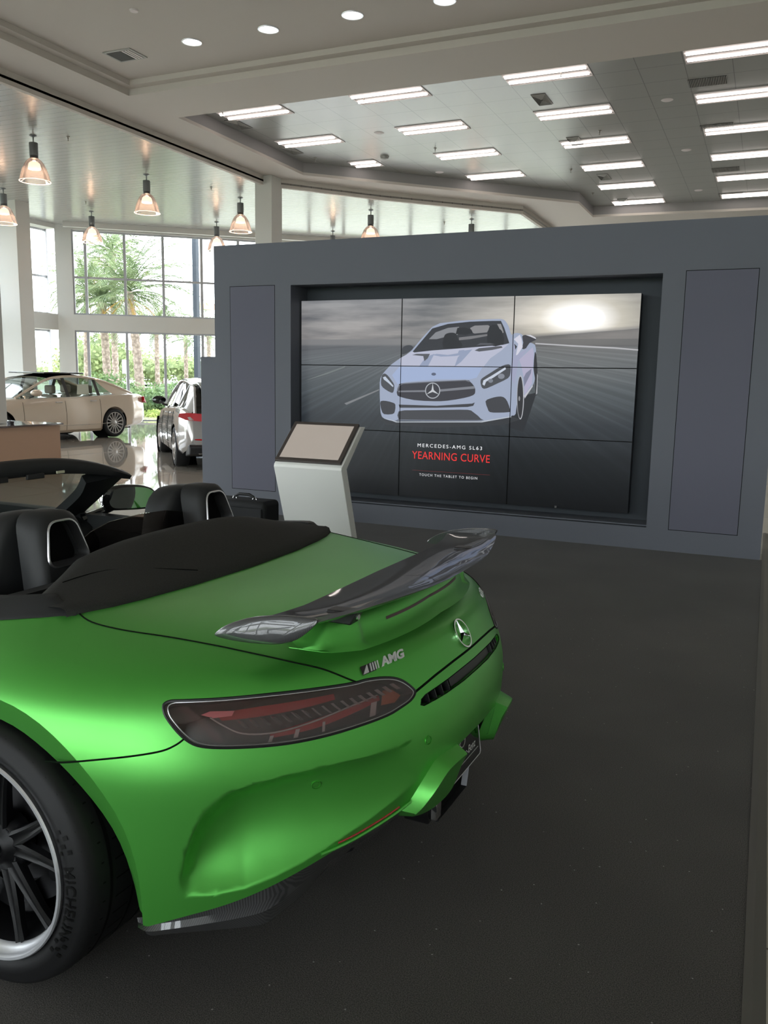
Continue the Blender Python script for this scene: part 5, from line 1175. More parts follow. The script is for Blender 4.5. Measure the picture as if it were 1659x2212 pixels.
# ---- bonnet and front details
b = MB(); R_ = []
for u in np.concatenate([np.linspace(13.3, 18.9, 30)]):
    pL = BP(u, 8.0)[0]; pR = BP(-u, 8.0)[0]; wd = pL[1]; R_.append([(pL[0]+.05*(1-t*t)*(1 if u > 17 else .3), wd*t, pL[2]+.085*(1-t*t)*min(1, wd/.5)+.03*math.exp(-((abs(t)-.45)/.12)**2)*min(1, wd/.6)) for t in np.linspace(-1, 1, 25)])
b.ring(R_, closed=False); b.build('bonnet', MAT['green_paint'], RD, smooth=True, sharp=60)
for s in (1, -1):
    patch([(s*u, v) for u, v in catmull([(15.8, 6.3), (16.6, 6.9), (17.2, 6.4), (17.0, 5.4), (16.3, 5.3)], 4, True)], .004, (.2, .2), 'headlight', MAT['lamp_clear'], RD)
patch([(18.2, 1.5), (18.4, 4.6), (-18.4, 4.6), (-18.2, 1.5)] and [(17.7, 2.0), (18.6, 2.0), (18.6, 4.4), (17.9, 4.4)], .004, (.2, .2), 'radiator_grille', MAT['cavity'], RD)
# ------------------------------------------------------------------ touch kiosk
pm('kiosk_white', (.86, .86, .82), .35, 0, .4); pm('kiosk_bezel', (.10, .085, .08), .3, .5); m = pm('kiosk_glass', (.30, .27, .26), .10, .3, .9, emit=(.95, .82, .70), es=.22)  # faint glow on the tablet glass stands in for warm ceiling reflections
KS = empty('touch_kiosk', (-3.05, 5.65, 0)); tag(KS, 'white angled kiosk with a tilted tablet standing before the video screen', 'kiosk')
TK = Matrix.Translation((3.05, -5.65, 0)); x0, x1 = -3.375, -2.80
side = [(5.80, 0), (5.495, .865), (5.50, .885), (5.815, 1.165), (5.895, 1.165), (5.585, .868), (5.885, 0)]
b = MB(); b.prism(side, 'x', x0, x1, TK); b.build('kiosk_body', MAT['kiosk_white'], KS, bevel=.004)
d = Vector((0, 5.815-5.50, 1.165-.885)).normalized(); n = Vector((0, -d.z, d.y)); p0 = Vector((0, 5.507, .892))
def kq(xa, xb, s0, s1, o0, o1, name, mat, parent):
    b = MB(); V = [p0+d*s+n*o+Vector((x, 0, 0)) for x in (xa, xb) for s in (s0, s1) for o in (o0, o1)]
    b.add([tuple(TK @ v) for v in V], [(0, 1, 3, 2), (4, 6, 7, 5), (0, 4, 5, 1), (2, 3, 7, 6), (0, 2, 6, 4), (1, 5, 7, 3)]); return b.build(name, mat, parent, bevel=.002)
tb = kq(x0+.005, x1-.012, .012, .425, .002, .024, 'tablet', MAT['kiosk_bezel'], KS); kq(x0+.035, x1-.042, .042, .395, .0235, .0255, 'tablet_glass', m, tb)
# ------------------------------------------------------------------ black suitcase
pm('suitcase_cloth', (.014, .015, .016), .7, 0, .3)
SU_ = empty('suitcase', (-4.50, 6.8, 0)); tag(SU_, 'black soft suitcase with a top handle standing left of the white kiosk', 'suitcase')
b = MB(); b.box(-.33, .30, -.12, .16, .01, .37); sb = b.build('suitcase_body', MAT['suitcase_cloth'], SU_, bevel=.045, seg=4)
b = MB(); b.box(-.22, .27, -.135, -.115, .03, .31); b.build('front_pocket', MAT['suitcase_cloth'], SU_, bevel=.05, seg=4)
b = MB(); b.tube([(-.12, .0, .370), (-.105, .0, .395), (-.06, .0, .415), (.05, .0, .415), (.10, .0, .395), (.115, .0, .370)], [.010, .012, .015, .015, .012, .010], 10); b.build('carry_handle', MAT['black_leather'], SU_, smooth=True)
for x in (-.115, .11): b = MB(); b.tube([(x-.02, 0, .370), (x-.012, 0, .392), (x+.012, 0, .392), (x+.02, 0, .370)], .0035, 8); b.build('handle_ring', MAT['chrome'], SU_, smooth=True)
b = MB(); b.cyl((.10, -.136, .19), .008, -.003, 'y', 10); b.build('case_badge', MAT['satin_metal'], SU_)
# ------------------------------------------------------------------ reception desk
pm('desk_laminate', (.52, .34, .24), .5); pm('desk_top', (.07, .035, .03), .12, 0, .6, coat=1)
DK_ = empty('reception_desk', (-10.6, 9.7, 0)); tag(DK_, 'tan laminate reception desk with a glass edge top at the left edge', 'desk'); TD = Matrix.Translation((10.6, -9.7, 0))
b = MB(); b.prism([(-9.94, 9.93), (-9.96, 8.4), (-11.3, 8.4), (-11.3, 9.93)], 'z', 0, .735, TD); b.build('desk_body', MAT['desk_laminate'], DK_)
b = MB(); b.prism([(-9.89, 9.96), (-9.91, 8.35), (-11.35, 8.35), (-11.35, 9.96)], 'z', .735, .76, TD); b.build('desk_surface', MAT['desk_top'], DK_)
b = MB(); b.box(-10.9, -10.35, 9.0, 9.4, .765, .772); b.build('glass_slab', MAT['window_glass']); bpy.data.objects['glass_slab']['label'] = 'clear glass sheet lying on the tan reception desk'; bpy.data.objects['glass_slab']['category'] = 'glass sheet'
b = MB(); b.lathe([(0, .762), (.05, .762), (.055, .80), (.02, .81), (0, .81)], c=(-10.22, 9.25, 0), n=16); tag(b.build('desk_bell', MAT['dark_metal'], smooth=True), 'small dark round object on the tan reception desk', 'desk bell')
# ------------------------------------------------------------------ showroom cars in the background (origin rear axle centre on the floor, +x forward, +y left)
pm('champagne_paint', (.74, .62, .50), .22, .25, .5, coat=1, coatr=.03); pm('silver_paint', (.55, .53, .51), .20, .35, .5, coat=1, coatr=.03)
pm('cabin_leather', (.42, .34, .28), .6); pm('sticker', (.62, .66, .56), .6); pm('tail_red', (.38, .006, .012), .35, 0, .15, coat=.05, emit=(1, .02, .03), es=.05); pm('tyre', (.013, .013, .014), .65, 0, .3)
pm('alloy', (.55, .52, .50), .3, .8); pm('trim_dark', (.03, .032, .035), .35)
def road_wheel(name, parent, R, rr, nsp, wd=.23, col='alloy', twin=False):
    t = MB(); t.lathe([(rr, -wd+.02), (R-.03, -wd), (R-.004, -wd+.02), (R, -wd*.5), (R-.004, -.02), (R-.03, .0), (rr+.02, .004), (rr, -.008)], ax='y', n=48); ty = t.build(name, MAT['tyre'], parent, smooth=True, sharp=50)
    b = MB(); b.lathe([(rr+.002, -.008), (rr+.002, .006), (rr-.012, .004), (rr-.02, -.02), (rr-.03, -.10), (rr-.03, -.18)], ax='y', n=48); b.build('rim', MAT[col], ty, smooth=True, sharp=40)
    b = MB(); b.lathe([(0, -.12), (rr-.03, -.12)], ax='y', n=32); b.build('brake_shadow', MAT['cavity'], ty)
    s = MB()
    for k in range(nsp):
        for q in ((-1, 1) if twin else (0,)):
            a = 2*PI*k/nsp+q*.06; a2 = a+(-q*.02 if twin else 0); R_ = []
            for f, w_ in ((0, .016), (.5, .008), (1, .011)):
                r = .05+(rr-.065)*f; aa = a*(1-f)+a2*f+0; c = Vector((math.cos(aa)*r, 0, math.sin(aa)*r)); n = Vector((-math.sin(aa), 0, math.cos(aa))); y = -.02+.012*f
                R_.append([tuple(c+n*w_+Vector((0, y-.03, 0))), tuple(c+n*w_*.7+Vector((0, y, 0))), tuple(c-n*w_*.7+Vector((0, y, 0))), tuple(c-n*w_+Vector((0, y-.03, 0)))])
            s.ring(R_, caps=True)
    s.build('spokes', MAT[col], ty)
    b = MB(); b.lathe([(0, .0), (.035, -.001), (.06, -.018), (.065, -.05)], ax='y', n=20); b.build('hub_cap', MAT[col], ty, smooth=True)
    return ty
def ip(x, P): return float(np.interp(x, [p[0] for p in P], [p[1] for p in P]))
def smooth_curve(P): return catmull([(x, z, 0) for x, z in P], 6)
def saloon(root, K):
    # K: dictionary of side-view curves
    up = [(p[0], p[1]) for p in catmull(K['shoulder'], 6)]; ro = [(p[0], p[1]) for p in catmull(K['roof'], 6)]; W = K['half_width']; WR = K['roof_half']
    xs = np.linspace(up[0][0], up[-1][0], 90); lo = K['sill']; paint = MAT[K['paint']]
    def section(x):
        zt = ip(x, up); zs = ip(x, lo); hw = ip(x, W); c = ip(x, K['crown'])
        P = [(hw*.90, zs), (hw*.975, zs+.06), (hw, zs+(zt-zs)*.30), (hw*1.0, zs+(zt-zs)*.55), (hw*.975, zs+(zt-zs)*.80), (hw*.945, zt-.025), (hw*.90, zt)]
        P += [(hw*.90*(1-t), zt+c*(1-(1-t)**2)) for t in (.15, .35, .6, .8, 1.0)]
        return P
    def arch_cut(x, z):
        for ax_ in (0, K['wb']):
            if (x-ax_)**2+(z-K['R'])**2 < (K['R']+.045)**2: return True
        return False
    b = MB(); rows = [];
    for x in xs:
        P = section(x); e = ip(x, K['ends']) if 'ends' in K else 0
        rows.append([(x, y, z) for y, z in P]+[(x, -y, z) for y, z in P[::-1][1:]])
    # lower body with wheel openings: refine rows near the arches by trimming cells
    n = len(rows[0]); V = [p for r in rows for p in r]; F = []
    for i in range(len(rows)-1):
        for j in range(n-1):
            q = (i*n+j, i*n+j+1, (i+1)*n+j+1, (i+1)*n+j); F.append(q)
    bm = bmesh.new(); vs = [bm.verts.new(v) for v in V]
    for f in F: bm.faces.new([vs[i] for i in f])
    # project arch edge: subdivide flank faces then delete those within the wheel opening
    for ax_ in (0, K['wb']):
        for a in np.linspace(0, PI, 25)[:-1]:
            no = Vector((math.cos(a+PI/48), 0, math.sin(a+PI/48))); co = Vector((ax_, 0, K['R']))+no*(K['R']+.04)
            fs = [f for f in bm.faces if abs(f.calc_center_median().x-ax_) < .55 and abs(f.calc_center_median().y) > .55 and abs(math.atan2(f.calc_center_median().z-K['R'], f.calc_center_median().x-ax_)-a-PI/48) < .35]
            if fs: bmesh.ops.bisect_plane(bm, geom=list({v for f in fs for v in f.verts})+list({e for f in fs for e in f.edges})+fs, plane_co=co, plane_no=no)
    dl = [f for f in bm.faces if abs(f.calc_center_median().y) > .55 and any(((f.calc_center_median().x-a)**2+(f.calc_center_median().z-K['R'])**2)**.5 < K['R']+.041 for a in (0, K['wb']))]
    bmesh.ops.delete(bm, geom=dl, context='FACES'); bmesh.ops.remove_doubles(bm, verts=bm.verts, dist=1e-4)
    # end caps
    for k, r in ((0, rows[0]), (-1, rows[-1])):
        c = [bm.verts.new(p) for p in r]; 
        try: bm.faces.new(c if k else c[::-1])
        except ValueError: pass
    bmesh.ops.remove_doubles(bm, verts=bm.verts, dist=1e-4); bmesh.ops.recalc_face_normals(bm, faces=bm.faces)
    me = bpy.data.meshes.new('car_body'); bm.to_mesh(me); bm.free(); me.materials.append(paint); me.polygons.foreach_set('use_smooth', [True]*len(me.polygons)); me.set_sharp_from_angle(angle=math.radians(40))
    link(bpy.data.objects.new('car_body', me), root)
    b = MB(); b.box(xs[0]+.50, xs[-1]-.25, -.72, .72, .19, .55); b.build('underbody', MAT['cavity'], root)
    for a in (0, K['wb']):
        b = MB(); b.lathe([(K['R']+.045, .90), (K['R']+.045, .5)], (a, 0, K['R']), 'y', 30, a0=0, a1=PI); b.lathe([(K['R']+.045, -.90), (K['R']+.045, -.5)], (a, 0, K['R']), 'y', 30, a0=0, a1=PI); b.build('wheel_well', MAT['cavity'], root, weld=False)
    # greenhouse: glass shell, roof skin, pillars
    gx0, gx1 = ro[0][0], ro[-1][0]; gxs = np.linspace(gx0, gx1, 60)
    def gside(x, t):      # t 0 at belt, 1 at roof edge
        zr = ip(x, ro); zb = ip(x, up); zb = min(zb, zr); y0 = ip(x, W)*.90; y1 = min(ip(x, WR), y0); return (y0+(y1-y0)*t, zb-.01+(zr-zb+.0)*t)
    g = MB(); R_ = []
    for x in gxs:
        P = [gside(x, t) for t in (0, .5, .93)]; zr = ip(x, ro); y1 = P[-1][0]; cr = .045*min(1, (zr-ip(x, up))/.3)
        T_ = [(y1*s, zr+cr*(1-s*s)) for s in (.96, .8, .5, 0)]; R_.append([(x, y, z) for y, z in P+T_]+[(x, -y, z) for y, z in (P+T_)[::-1][1:]])
    g.ring(R_, closed=False); g.build('cabin_glass', MAT['dark_car_glass'] if not K.get('clear') else MAT['car_glass'], root, smooth=True, sharp=50)
    # roof
    b = MB(); R_ = []
    for x in [x for x in gxs if K['roof_x'][0] <= x <= K['roof_x'][1]]:
        zr = ip(x, ro); y1 = gside(x, .93)[0]; R_.append([(x, y1*1.0*s, zr+.006+.045*(1-s*s)) for s in np.linspace(-1, 1, 13)])
    b.ring(R_, closed=False); b.build('roof_panel', MAT[K.get('roof_mat', K['paint'])], root, smooth=True)
    for s in (1, -1):
        # cant rail with A and C pillars, then window posts
        P = []
        for x in gxs:
            y, z = gside(x, .96); P.append((x, s*(y+.008), z+.004))
        b = MB(); b.tube(P, K.get('rail_r', .03), 8); b.build('roof_rail', paint, root, smooth=True)
        c = K['c_pillar']; R_ = []
        for x in np.linspace(gx0, c[1], 14):
            t1 = 1.0 if x > c[0] else 1.0; tb = max(0, min(1, (x-c[0])/(c[1]-c[0]+1e-6)))*.96; R_.append([(x, s*(gside(x, t)[0]+.006), gside(x, t)[1]) for t in (tb, (tb+1)/2, .97)])
        b = MB(); b.ring(R_, closed=False); b.build('rear_pillar', paint, root, smooth=True)
        for px in K['posts']:
            b = MB(); R_ = [[(px+dx+dz*.0, s*(gside(px+dx, t)[0]+.004), gside(px+dx, t)[1]) for dx in (-.045, .045)] for dz, t in ((0, 0), (0, .5), (1, .96))]; b.ring(R_, closed=False); b.build('door_post', MAT['trim_dark'], root)
        P = [(x, s*(gside(x, .01)[0]+.006), gside(x, .01)[1]+.004) for x in gxs if K['belt_x'][0] < x < K['belt_x'][1]]
        b = MB(); b.tube(P, .008, 6); b.build('belt_trim', MAT['chrome'], root, smooth=True)
        # door shut lines and handles
        def flank(x, t): 
            Pn = section(x); ts = [0, .06, .3, .55, .8, .95, 1.0]; return (s*(np.interp(t, ts, [p[0] for p in Pn[:7]])+.002), np.interp(t, ts, [p[1] for p in Pn[:7]]))
        for dx in K['doors']:
            b = MB(); b.tube([(dx, *flank(dx, t)) for t in np.linspace(.06, 1, 9)], .004, 5); b.build('door_gap', MAT['seam'], root)
        x0, x1 = min(K['doors']), max(K['doors'])
        b = MB(); b.tube([(x, flank(x, .20)[0]*1.001, flank(x, .20)[1]) for x in np.linspace(x0-.2, x1-.1, 12)], .006, 6); b.build('sill_trim', MAT['chrome'] if K.get('sill_chrome') else paint, root, smooth=True)
        for hx in K['handles']:
            y, z = flank(hx, .86); b = MB(); b.tube([(hx-.09, y, z), (hx-.075, y+s*.025, z+.004), (hx+.075, y+s*.025, z+.004), (hx+.09, y, z)], [.008, .013, .013, .008], 8); b.build('door_handle', MAT['satin_metal'], root, smooth=True)
        # mirror
        mx = K['mirror']; y = ip(mx, W)*.9; z = ip(mx, up)+.10; b = MB(); R_ = []
        for dx, k in ((-.07, .86), (-.06, 1), (.03, .95), (.10, .6), (.13, .15)): R_.append([(mx+dx, s*(y+.16+.125*k*math.cos(a)), z+.02+.075*k*math.sin(a)) for a in np.linspace(0, 2*PI, 17)[:-1]])
        b.ring(R_, caps=True); mo = b.build('door_mirror', MAT[K.get('mirror_mat', K['paint'])], root, smooth=True, sharp=60)
        b = MB(); b.tube([(mx+.04, s*y, z-.08), (mx+.03, s*(y+.10), z-.05)], .02, 8); b.build('mirror_foot', MAT['trim_dark'], mo)
    # wheels
    first = None
    for x in (0, K['wb']):
        for s in (1, -1):
            if first is None: first = road_wheel('wheel', root, K['R'], K['rim'], K['spokes'], twin=K.get('twin', False), col=K.get('rim_mat', 'alloy')); o = first
            else: o = copy_tree(first, root)
            o.location = (x, s*(ip(x, W)-.01), K['R']); o.rotation_euler = (0, 0, 0 if s > 0 else PI)
    # seats
    for x in K['seats']:
        for s in (1, -1):
            b = MB(); b.box(x, x+.14, s*.38-.23, s*.38+.23, .5, 1.02, None); o = b.build('seat_back', MAT[K.get('leather', 'cabin_leather')], root, bevel=.05, seg=3)
            b = MB(); b.box(x-.02, x+.10, s*.38-.14, s*.38+.14, 1.04, 1.23); b.build('headrest', MAT[K.get('leather', 'cabin_leather')], root, bevel=.04, seg=3)
            b = MB(); b.box(x+.1, x+.6, s*.38-.25, s*.38+.25, .42, .58); b.build('seat_cushion', MAT[K.get('leather', 'cabin_leather')], root, bevel=.04)
    b = MB(); b.box(K['wb']-.95, K['wb']-.35, -.68, .68, .6, .93); b.build('dashboard', MAT['black_leather'], root, bevel=.04)
# champagne limousine
LS = empty('limousine', (-15.24, 16.17, 0), math.radians(264)); tag(LS, 'champagne long four-door saloon with black roof parked by the tall windows', 'car')
K1 = dict(paint='champagne_paint', R=.345, rim=.255, spokes=15, twin=True, wb=3.10, roof_mat='black_gloss', leather='cabin_leather', clear=True,
    shoulder=[(-1.17, .62), (-1.15, .88), (-1.05, .985), (-.7, 1.03), (0, 1.02), (.6, .985), (1.4, .965), (2.2, .955), (2.8, .93), (3.3, .86), (3.7, .76), (3.92, .62)],
    roof=[(-.72, 1.035), (-.35, 1.19), (.1, 1.34), (.5, 1.425), (.95, 1.455), (1.4, 1.44), (1.75, 1.37), (2.15, 1.20), (2.62, .965)],
    crown=[(-1.17, 0), (-.8, .02), (2.5, .02), (2.8, .05), (3.6, .05), (3.92, 0)], sill=[(-1.17, .34), (-1.0, .30), (-.5, .22), (.4, .17), (2.7, .17), (3.6, .20), (3.92, .25)],
    half_width=[(-1.17, .70), (-1.05, .80), (-.6, .905), (0, .94), (1.5, .95), (3.0, .935), (3.5, .86), (3.8, .72), (3.92, .55)], roof_half=[(-.8, .74), (0, .66), (.9, .63), (1.6, .645), (2.6, .78)],
    roof_x=(.35, 1.75), c_pillar=(-.05, .38), posts=[.40, 1.28], belt_x=(-.1, 2.5), doors=[.42, 1.42, 2.52], handles=[.62, 1.60], mirror=2.25, seats=[.30, 1.35], sill_chrome=True)
saloon(LS, K1)
def flat_patch(name, pts, mat, root, th=.01):
    b = MB(); A = [Vector(p) for p in pts]; n = (A[1]-A[0]).cross(A[2]-A[0]).normalized()*th; b.ring([[tuple(p) for p in A], [tuple(p+n) for p in A]], caps=True); return b.build(name, mat, root, bevel=.003)
for s in (1, -1):
    P = [(-1.165, s*.60, .80), (-1.12, s*.79, .80), (-.98, s*.862, .86), (-1.0, s*.845, .95), (-1.08, s*.76, .965), (-1.15, s*.60, .94)]
    b = MB(); c = Vector((-1.2, s*.75, .87)); R_ = [P, [tuple(Vector(p)+Vector((-.025, s*.022, 0))) for p in P]]; b.ring(R_, caps=True); b.build('tail_light', MAT['tail_red'], LS, smooth=True, sharp=40)
b = MB(); b.prism([(.70, 1.03), (1.05, 1.03), (1.03, 1.25), (.72, 1.27)], 'y', .865, .868); b.xform(Matrix.Translation((0, .0, 0))); st_ = b.build('window_sticker', MAT['sticker'], LS)
b = MB(); b.box(.62, 1.72, -.62, .62, 1.49, 1.525); b.build('sunroof_panel', MAT['black_gloss'], LS, bevel=.01)
# silver shooting brake seen from behind
SB = empty('estate_car', (-8.42, 12.22, 0), math.radians(134.5)); tag(SB, 'silver estate car seen from behind, partly hidden by the media wall', 'car')
K2 = dict(paint='silver_paint', R=.335, rim=.235, spokes=10, wb=2.70, rim_mat='alloy', leather='black_leather', mirror_mat='black_gloss', roof_mat='black_gloss', rail_r=.022,
    shoulder=[(-.93, .55), (-.92, .78), (-.87, .90), (-.6, .985), (0, 1.0), (.6, .975), (1.4, .95), (2.0, .92), (2.5, .86), (3.1, .78), (3.45, .66), (3.6, .5)],
    roof=[(-.90, .93), (-.80, 1.05), (-.62, 1.27), (-.40, 1.36), (0, 1.40), (.6, 1.44), (1.1, 1.43), (1.5, 1.34), (1.9, 1.15), (2.25, .94)],
    crown=[(-.93, 0), (-.6, .02), (2, .02), (2.6, .05), (3.4, .03), (3.6, 0)], sill=[(-.93, .42), (-.8, .36), (-.4, .24), (.4, .17), (2.4, .17), (3.3, .2), (3.6, .25)],
    half_width=[(-.93, .74), (-.85, .82), (-.5, .90), (0, .915), (1.4, .90), (2.6, .905), (3.2, .82), (3.6, .5)], roof_half=[(-.9, .66), (-.5, .60), (.6, .60), (1.4, .62), (2.2, .76)],
    roof_x=(-.50, 1.45), c_pillar=(-.72, .02), posts=[.05, .82], belt_x=(-.3, 2.0), doors=[.25, 1.02, 1.95], handles=[.45, 1.2], mirror=1.72, seats=[.15, .95])
saloon(SB, K2)
b = MB()
for s in (1, -1):
    P = [(-.935, s*.26, .79), (-.925, s*.60, .80), (-.86, s*.80, .82), (-.70, s*.895, .86), (-.74, s*.88, .915), (-.86, s*.78, .93), (-.915, s*.55, .915), (-.93, s*.28, .885)]
    b = MB(); b.ring([P, [(x-.022, y*1.022, z) for x, y, z in P]], caps=True); b.build('tail_light', MAT['tail_red'], SB, smooth=True, sharp=40)
    b = MB(); b.tube([(-.945, s*.30, .50), (-.94, s*.55, .505), (-.915, s*.72, .51)], .012, 8); b.build('bumper_reflector', MAT['tail_red'], SB, smooth=True)
    b = MB(); P = rrect(.13, .16, .285, .375, .35); b.tube([(-.955, s*.52+y, z) for y, z in P], .010, 8, closed=True); b.add([(-.95, s*.52+y, z) for y, z in P], [tuple(range(len(P)))]); b.build('exhaust_trim', MAT['chrome'], SB, smooth=True)
b = MB(); b.prism([(-.965, .27), (-.965, .40), (-.93, .43), (-.6, .40), (-.45, .20)], 'y', -.78, .78); b.build('rear_apron', MAT['black_plastic'], SB, bevel=.02, seg=3)
b = MB(); b.prism([(-.86, 1.30), (-.40, 1.385), (-.40, 1.41), (-.88, 1.335)], 'y', -.57, .57); b.build('roof_spoiler', MAT['black_gloss'], SB, bevel=.008)
b = MB(); b.tube([(-.96, .28, .92), (-.99, .24, .84), (-.985, .2, .76), (-.97, .05, .70), (-.965, -.1, .72)], .006, 6); tag(b.build('charging_cable', MAT['cavity'], None, smooth=True), 'thin black cable hanging across the tail of the silver estate car', 'cable'); cb_ = bpy.data.objects['charging_cable']; cb_.location = SB.location; cb_.rotation_euler = SB.rotation_euler
# ------------------------------------------------------------------ outside
m = pm('lawn', (.10, .24, .03), .9); noise_col(m, 1.2, (.19, .20, .13), (.29, .31, .19)); pm('asphalt', (.35, .33, .31), .9); pm('path_stone', (.50, .46, .42), .9)
b = MB(); b.box(-140, 60, -70, 160, -.5, -.12); struct(b.build('lawn', MAT['lawn'])); bpy.data.objects['lawn']['label'] = 'sunlit green lawn beyond the glass wall'
b = MB(); b.prism([(-21, -20), (-27, -20), (-27, 20), (-12, 36), (0, 46), (8, 38), (-4, 33.5), (-21, 20)], 'z', -.3, -.10); struct(b.build('added_ground', pm('ground_brown', (.20, .17, .13), .95)))  # brown strip added along the glass to cut green bounce onto the ceilings
b = MB(); b.prism([(-27, -20), (-27, -19.5), (14, -19.5), (14, -14), (-20.8, -14), (-20.8, -20)], 'z', -.3, -.09); struct(b.build('forecourt', MAT['path_stone']))
b = MB(); b.box(-140, 60, 60, 78, -.2, -.09, Matrix.Rotation(math.radians(30), 4, 'Z')); struct(b.build('road', MAT['asphalt']))
b = MB(); b.box(-140, 60, 43.0, 45.5, -.2, -.10, Matrix.Rotation(math.radians(30), 4, 'Z')); struct(b.build('path', MAT['path_stone']))
rnd = random.Random(3)
leafm = {}
for nm, c1, c2 in (('palm_leaf', (.085, .12, .055), (.22, .27, .13)), ('palm_leaf_dry', (.45, .22, .05), (.36, .26, .05)), ('tree_leaf', (.14, .18, .07), (.32, .38, .17)), ('hedge_leaf', (.07, .12, .05), (.18, .26, .10)), ('flower_leaf', (.25, .32, .09), (.45, .52, .16))):
    m = bpy.data.materials.new(nm); m.use_nodes = True; MAT[nm] = m; N = m.node_tree.nodes; L = m.node_tree.links; b_ = N['Principled BSDF']; b_.inputs['Roughness'].default_value = .6; b_.inputs['Specular IOR Level'].default_value = .25
    t = N.new('ShaderNodeTexCoord'); n = N.new('ShaderNodeTexNoise'); n.inputs['Scale'].default_value = 2.2; r = N.new('ShaderNodeValToRGB'); r.color_ramp.elements[0].color = (*c1, 1); r.color_ramp.elements[1].color = (*c2, 1); r.color_ramp.elements[0].position = .38; r.color_ramp.elements[1].position = .62
    L.new(t.outputs['Object'], n.inputs[0]); L.new(n.outputs['Fac'], r.inputs[0]); L.new(r.outputs[0], b_.inputs['Base Color']); tl = N.new('ShaderNodeBsdfTranslucent'); L.new(r.outputs[0], tl.inputs[0]); mx = N.new('ShaderNodeMixShader'); mx.inputs[0].default_value = .35
    L.new(b_.outputs[0], mx.inputs[1]); L.new(tl.outputs[0], mx.inputs[2]); L.new(mx.outputs[0], N['Material Output'].inputs[0])
m = pm('palm_bark', (.30, .22, .17), .9); N, L, b_ = nodes(m); t = N.new('ShaderNodeTexCoord'); v = N.new('ShaderNodeTexVoronoi'); v.inputs['Scale'].default_value = 9; r = N.new('ShaderNodeValToRGB')
r.color_ramp.elements[0].color = (.42, .33, .27, 1); r.color_ramp.elements[1].color = (.13, .09, .07, 1); L.new(t.outputs['Object'], v.inputs[0]); L.new(v.outputs['Distance'], r.inputs[0]); L.new(r.outputs[0], b_.inputs['Base Color'])
pm('post_steel', (.025, .035, .05), .5, .2); pm('sign_back', (.45, .47, .50), .5)
def frond(b, base, az, el, ln, droop, wid, n=16, leaf=.42):
    P = []; p = Vector(base); a = el
    for i in range(n+1): P.append(p.copy()); d = Vector((math.cos(az)*math.cos(a), math.sin(az)*math.cos(a), math.sin(a))); p = p+d*ln/n; a -= droop/n*(.6+.8*i/n)
    side = Vector((-math.sin(az), math.cos(az), 0))
    b.tube([tuple(q) for q in P], [.022*(1-i/(n+1)) + .004 for i in range(n+1)], 3, caps=False)
    for i in range(2, n+1):
        q = P[i]; d = (P[i]-P[i-1]).normalized(); k = math.sin(PI*min(1, (i+1.5)/(n+2)))**.6
        for s in (1, -1):
            for e in (0, .5)[:2 if n > 14 else 1]:
                l_ = leaf*k*wid*(.85+.3*rnd.random()); q0 = q-d*(ln/n*e); tip = q0+side*s*l_*.62+d*l_*.80+Vector((0, 0, -l_*(.15+.35*rnd.random()))); w_ = d*.023*wid
                b.add([tuple(q0-w_), tuple(q0+w_), tuple((q0+tip)/2+w_*1.1+Vector((0, 0, l_*.06))), tuple(tip), tuple((q0+tip)/2-w_*1.1+Vector((0, 0, l_*.06)))], [(0, 1, 2, 4), (4, 2, 3)])
def palm(name, x, y, h, r, nf, ln, label, lean=(0, 0), dry=True, base=1.0, leaf=.42, grp='feathery palms outside the glass wall'):
    t = empty(name, (x, y, -.12)); b = MB(); R_ = []; nr = max(14, int(h/.16)); n = 14
    for i in range(nr):
        f = i/(nr-1); rr = r*(1.18-.30*f**.5)*(1.10 if i % 2 else .95)*(1+.25*max(0, f-.9)/.1); c = (lean[0]*f*f, lean[1]*f*f); R_.append([(c[0]+rr*math.cos(2*PI*(k+.5*(i % 2))/n), c[1]+rr*math.sin(2*PI*(k+.5*(i % 2))/n), h*f) for k in range(n)])
    b.ring(R_); b.build('palm_trunk', MAT['palm_bark'], t)
    top = Vector((lean[0], lean[1], h)); b = MB()
    for k in range(nf):
        f = k/nf; el = 1.35-1.55*f+rnd.uniform(-.1, .1); frond(b, top+Vector((0, 0, .1-.2*f)), k*2.39996+rnd.uniform(-.2, .2), el, ln*(.85+.2*rnd.random()), 1.1+.5*f, base, leaf=leaf)
    b.build('palm_crown', MAT['palm_leaf'], t, weld=False, recalc=False)
    if dry:
        b = MB()
        for k in range(5): frond(b, top+Vector((0, 0, -.25)), k*1.3+.4, -.35, ln*.55, 1.0, .7, leaf=.25)
        b.build('dry_fronds', MAT['palm_leaf_dry'], t, weld=False, recalc=False)
    return tag(t, label, 'palm tree', grp)
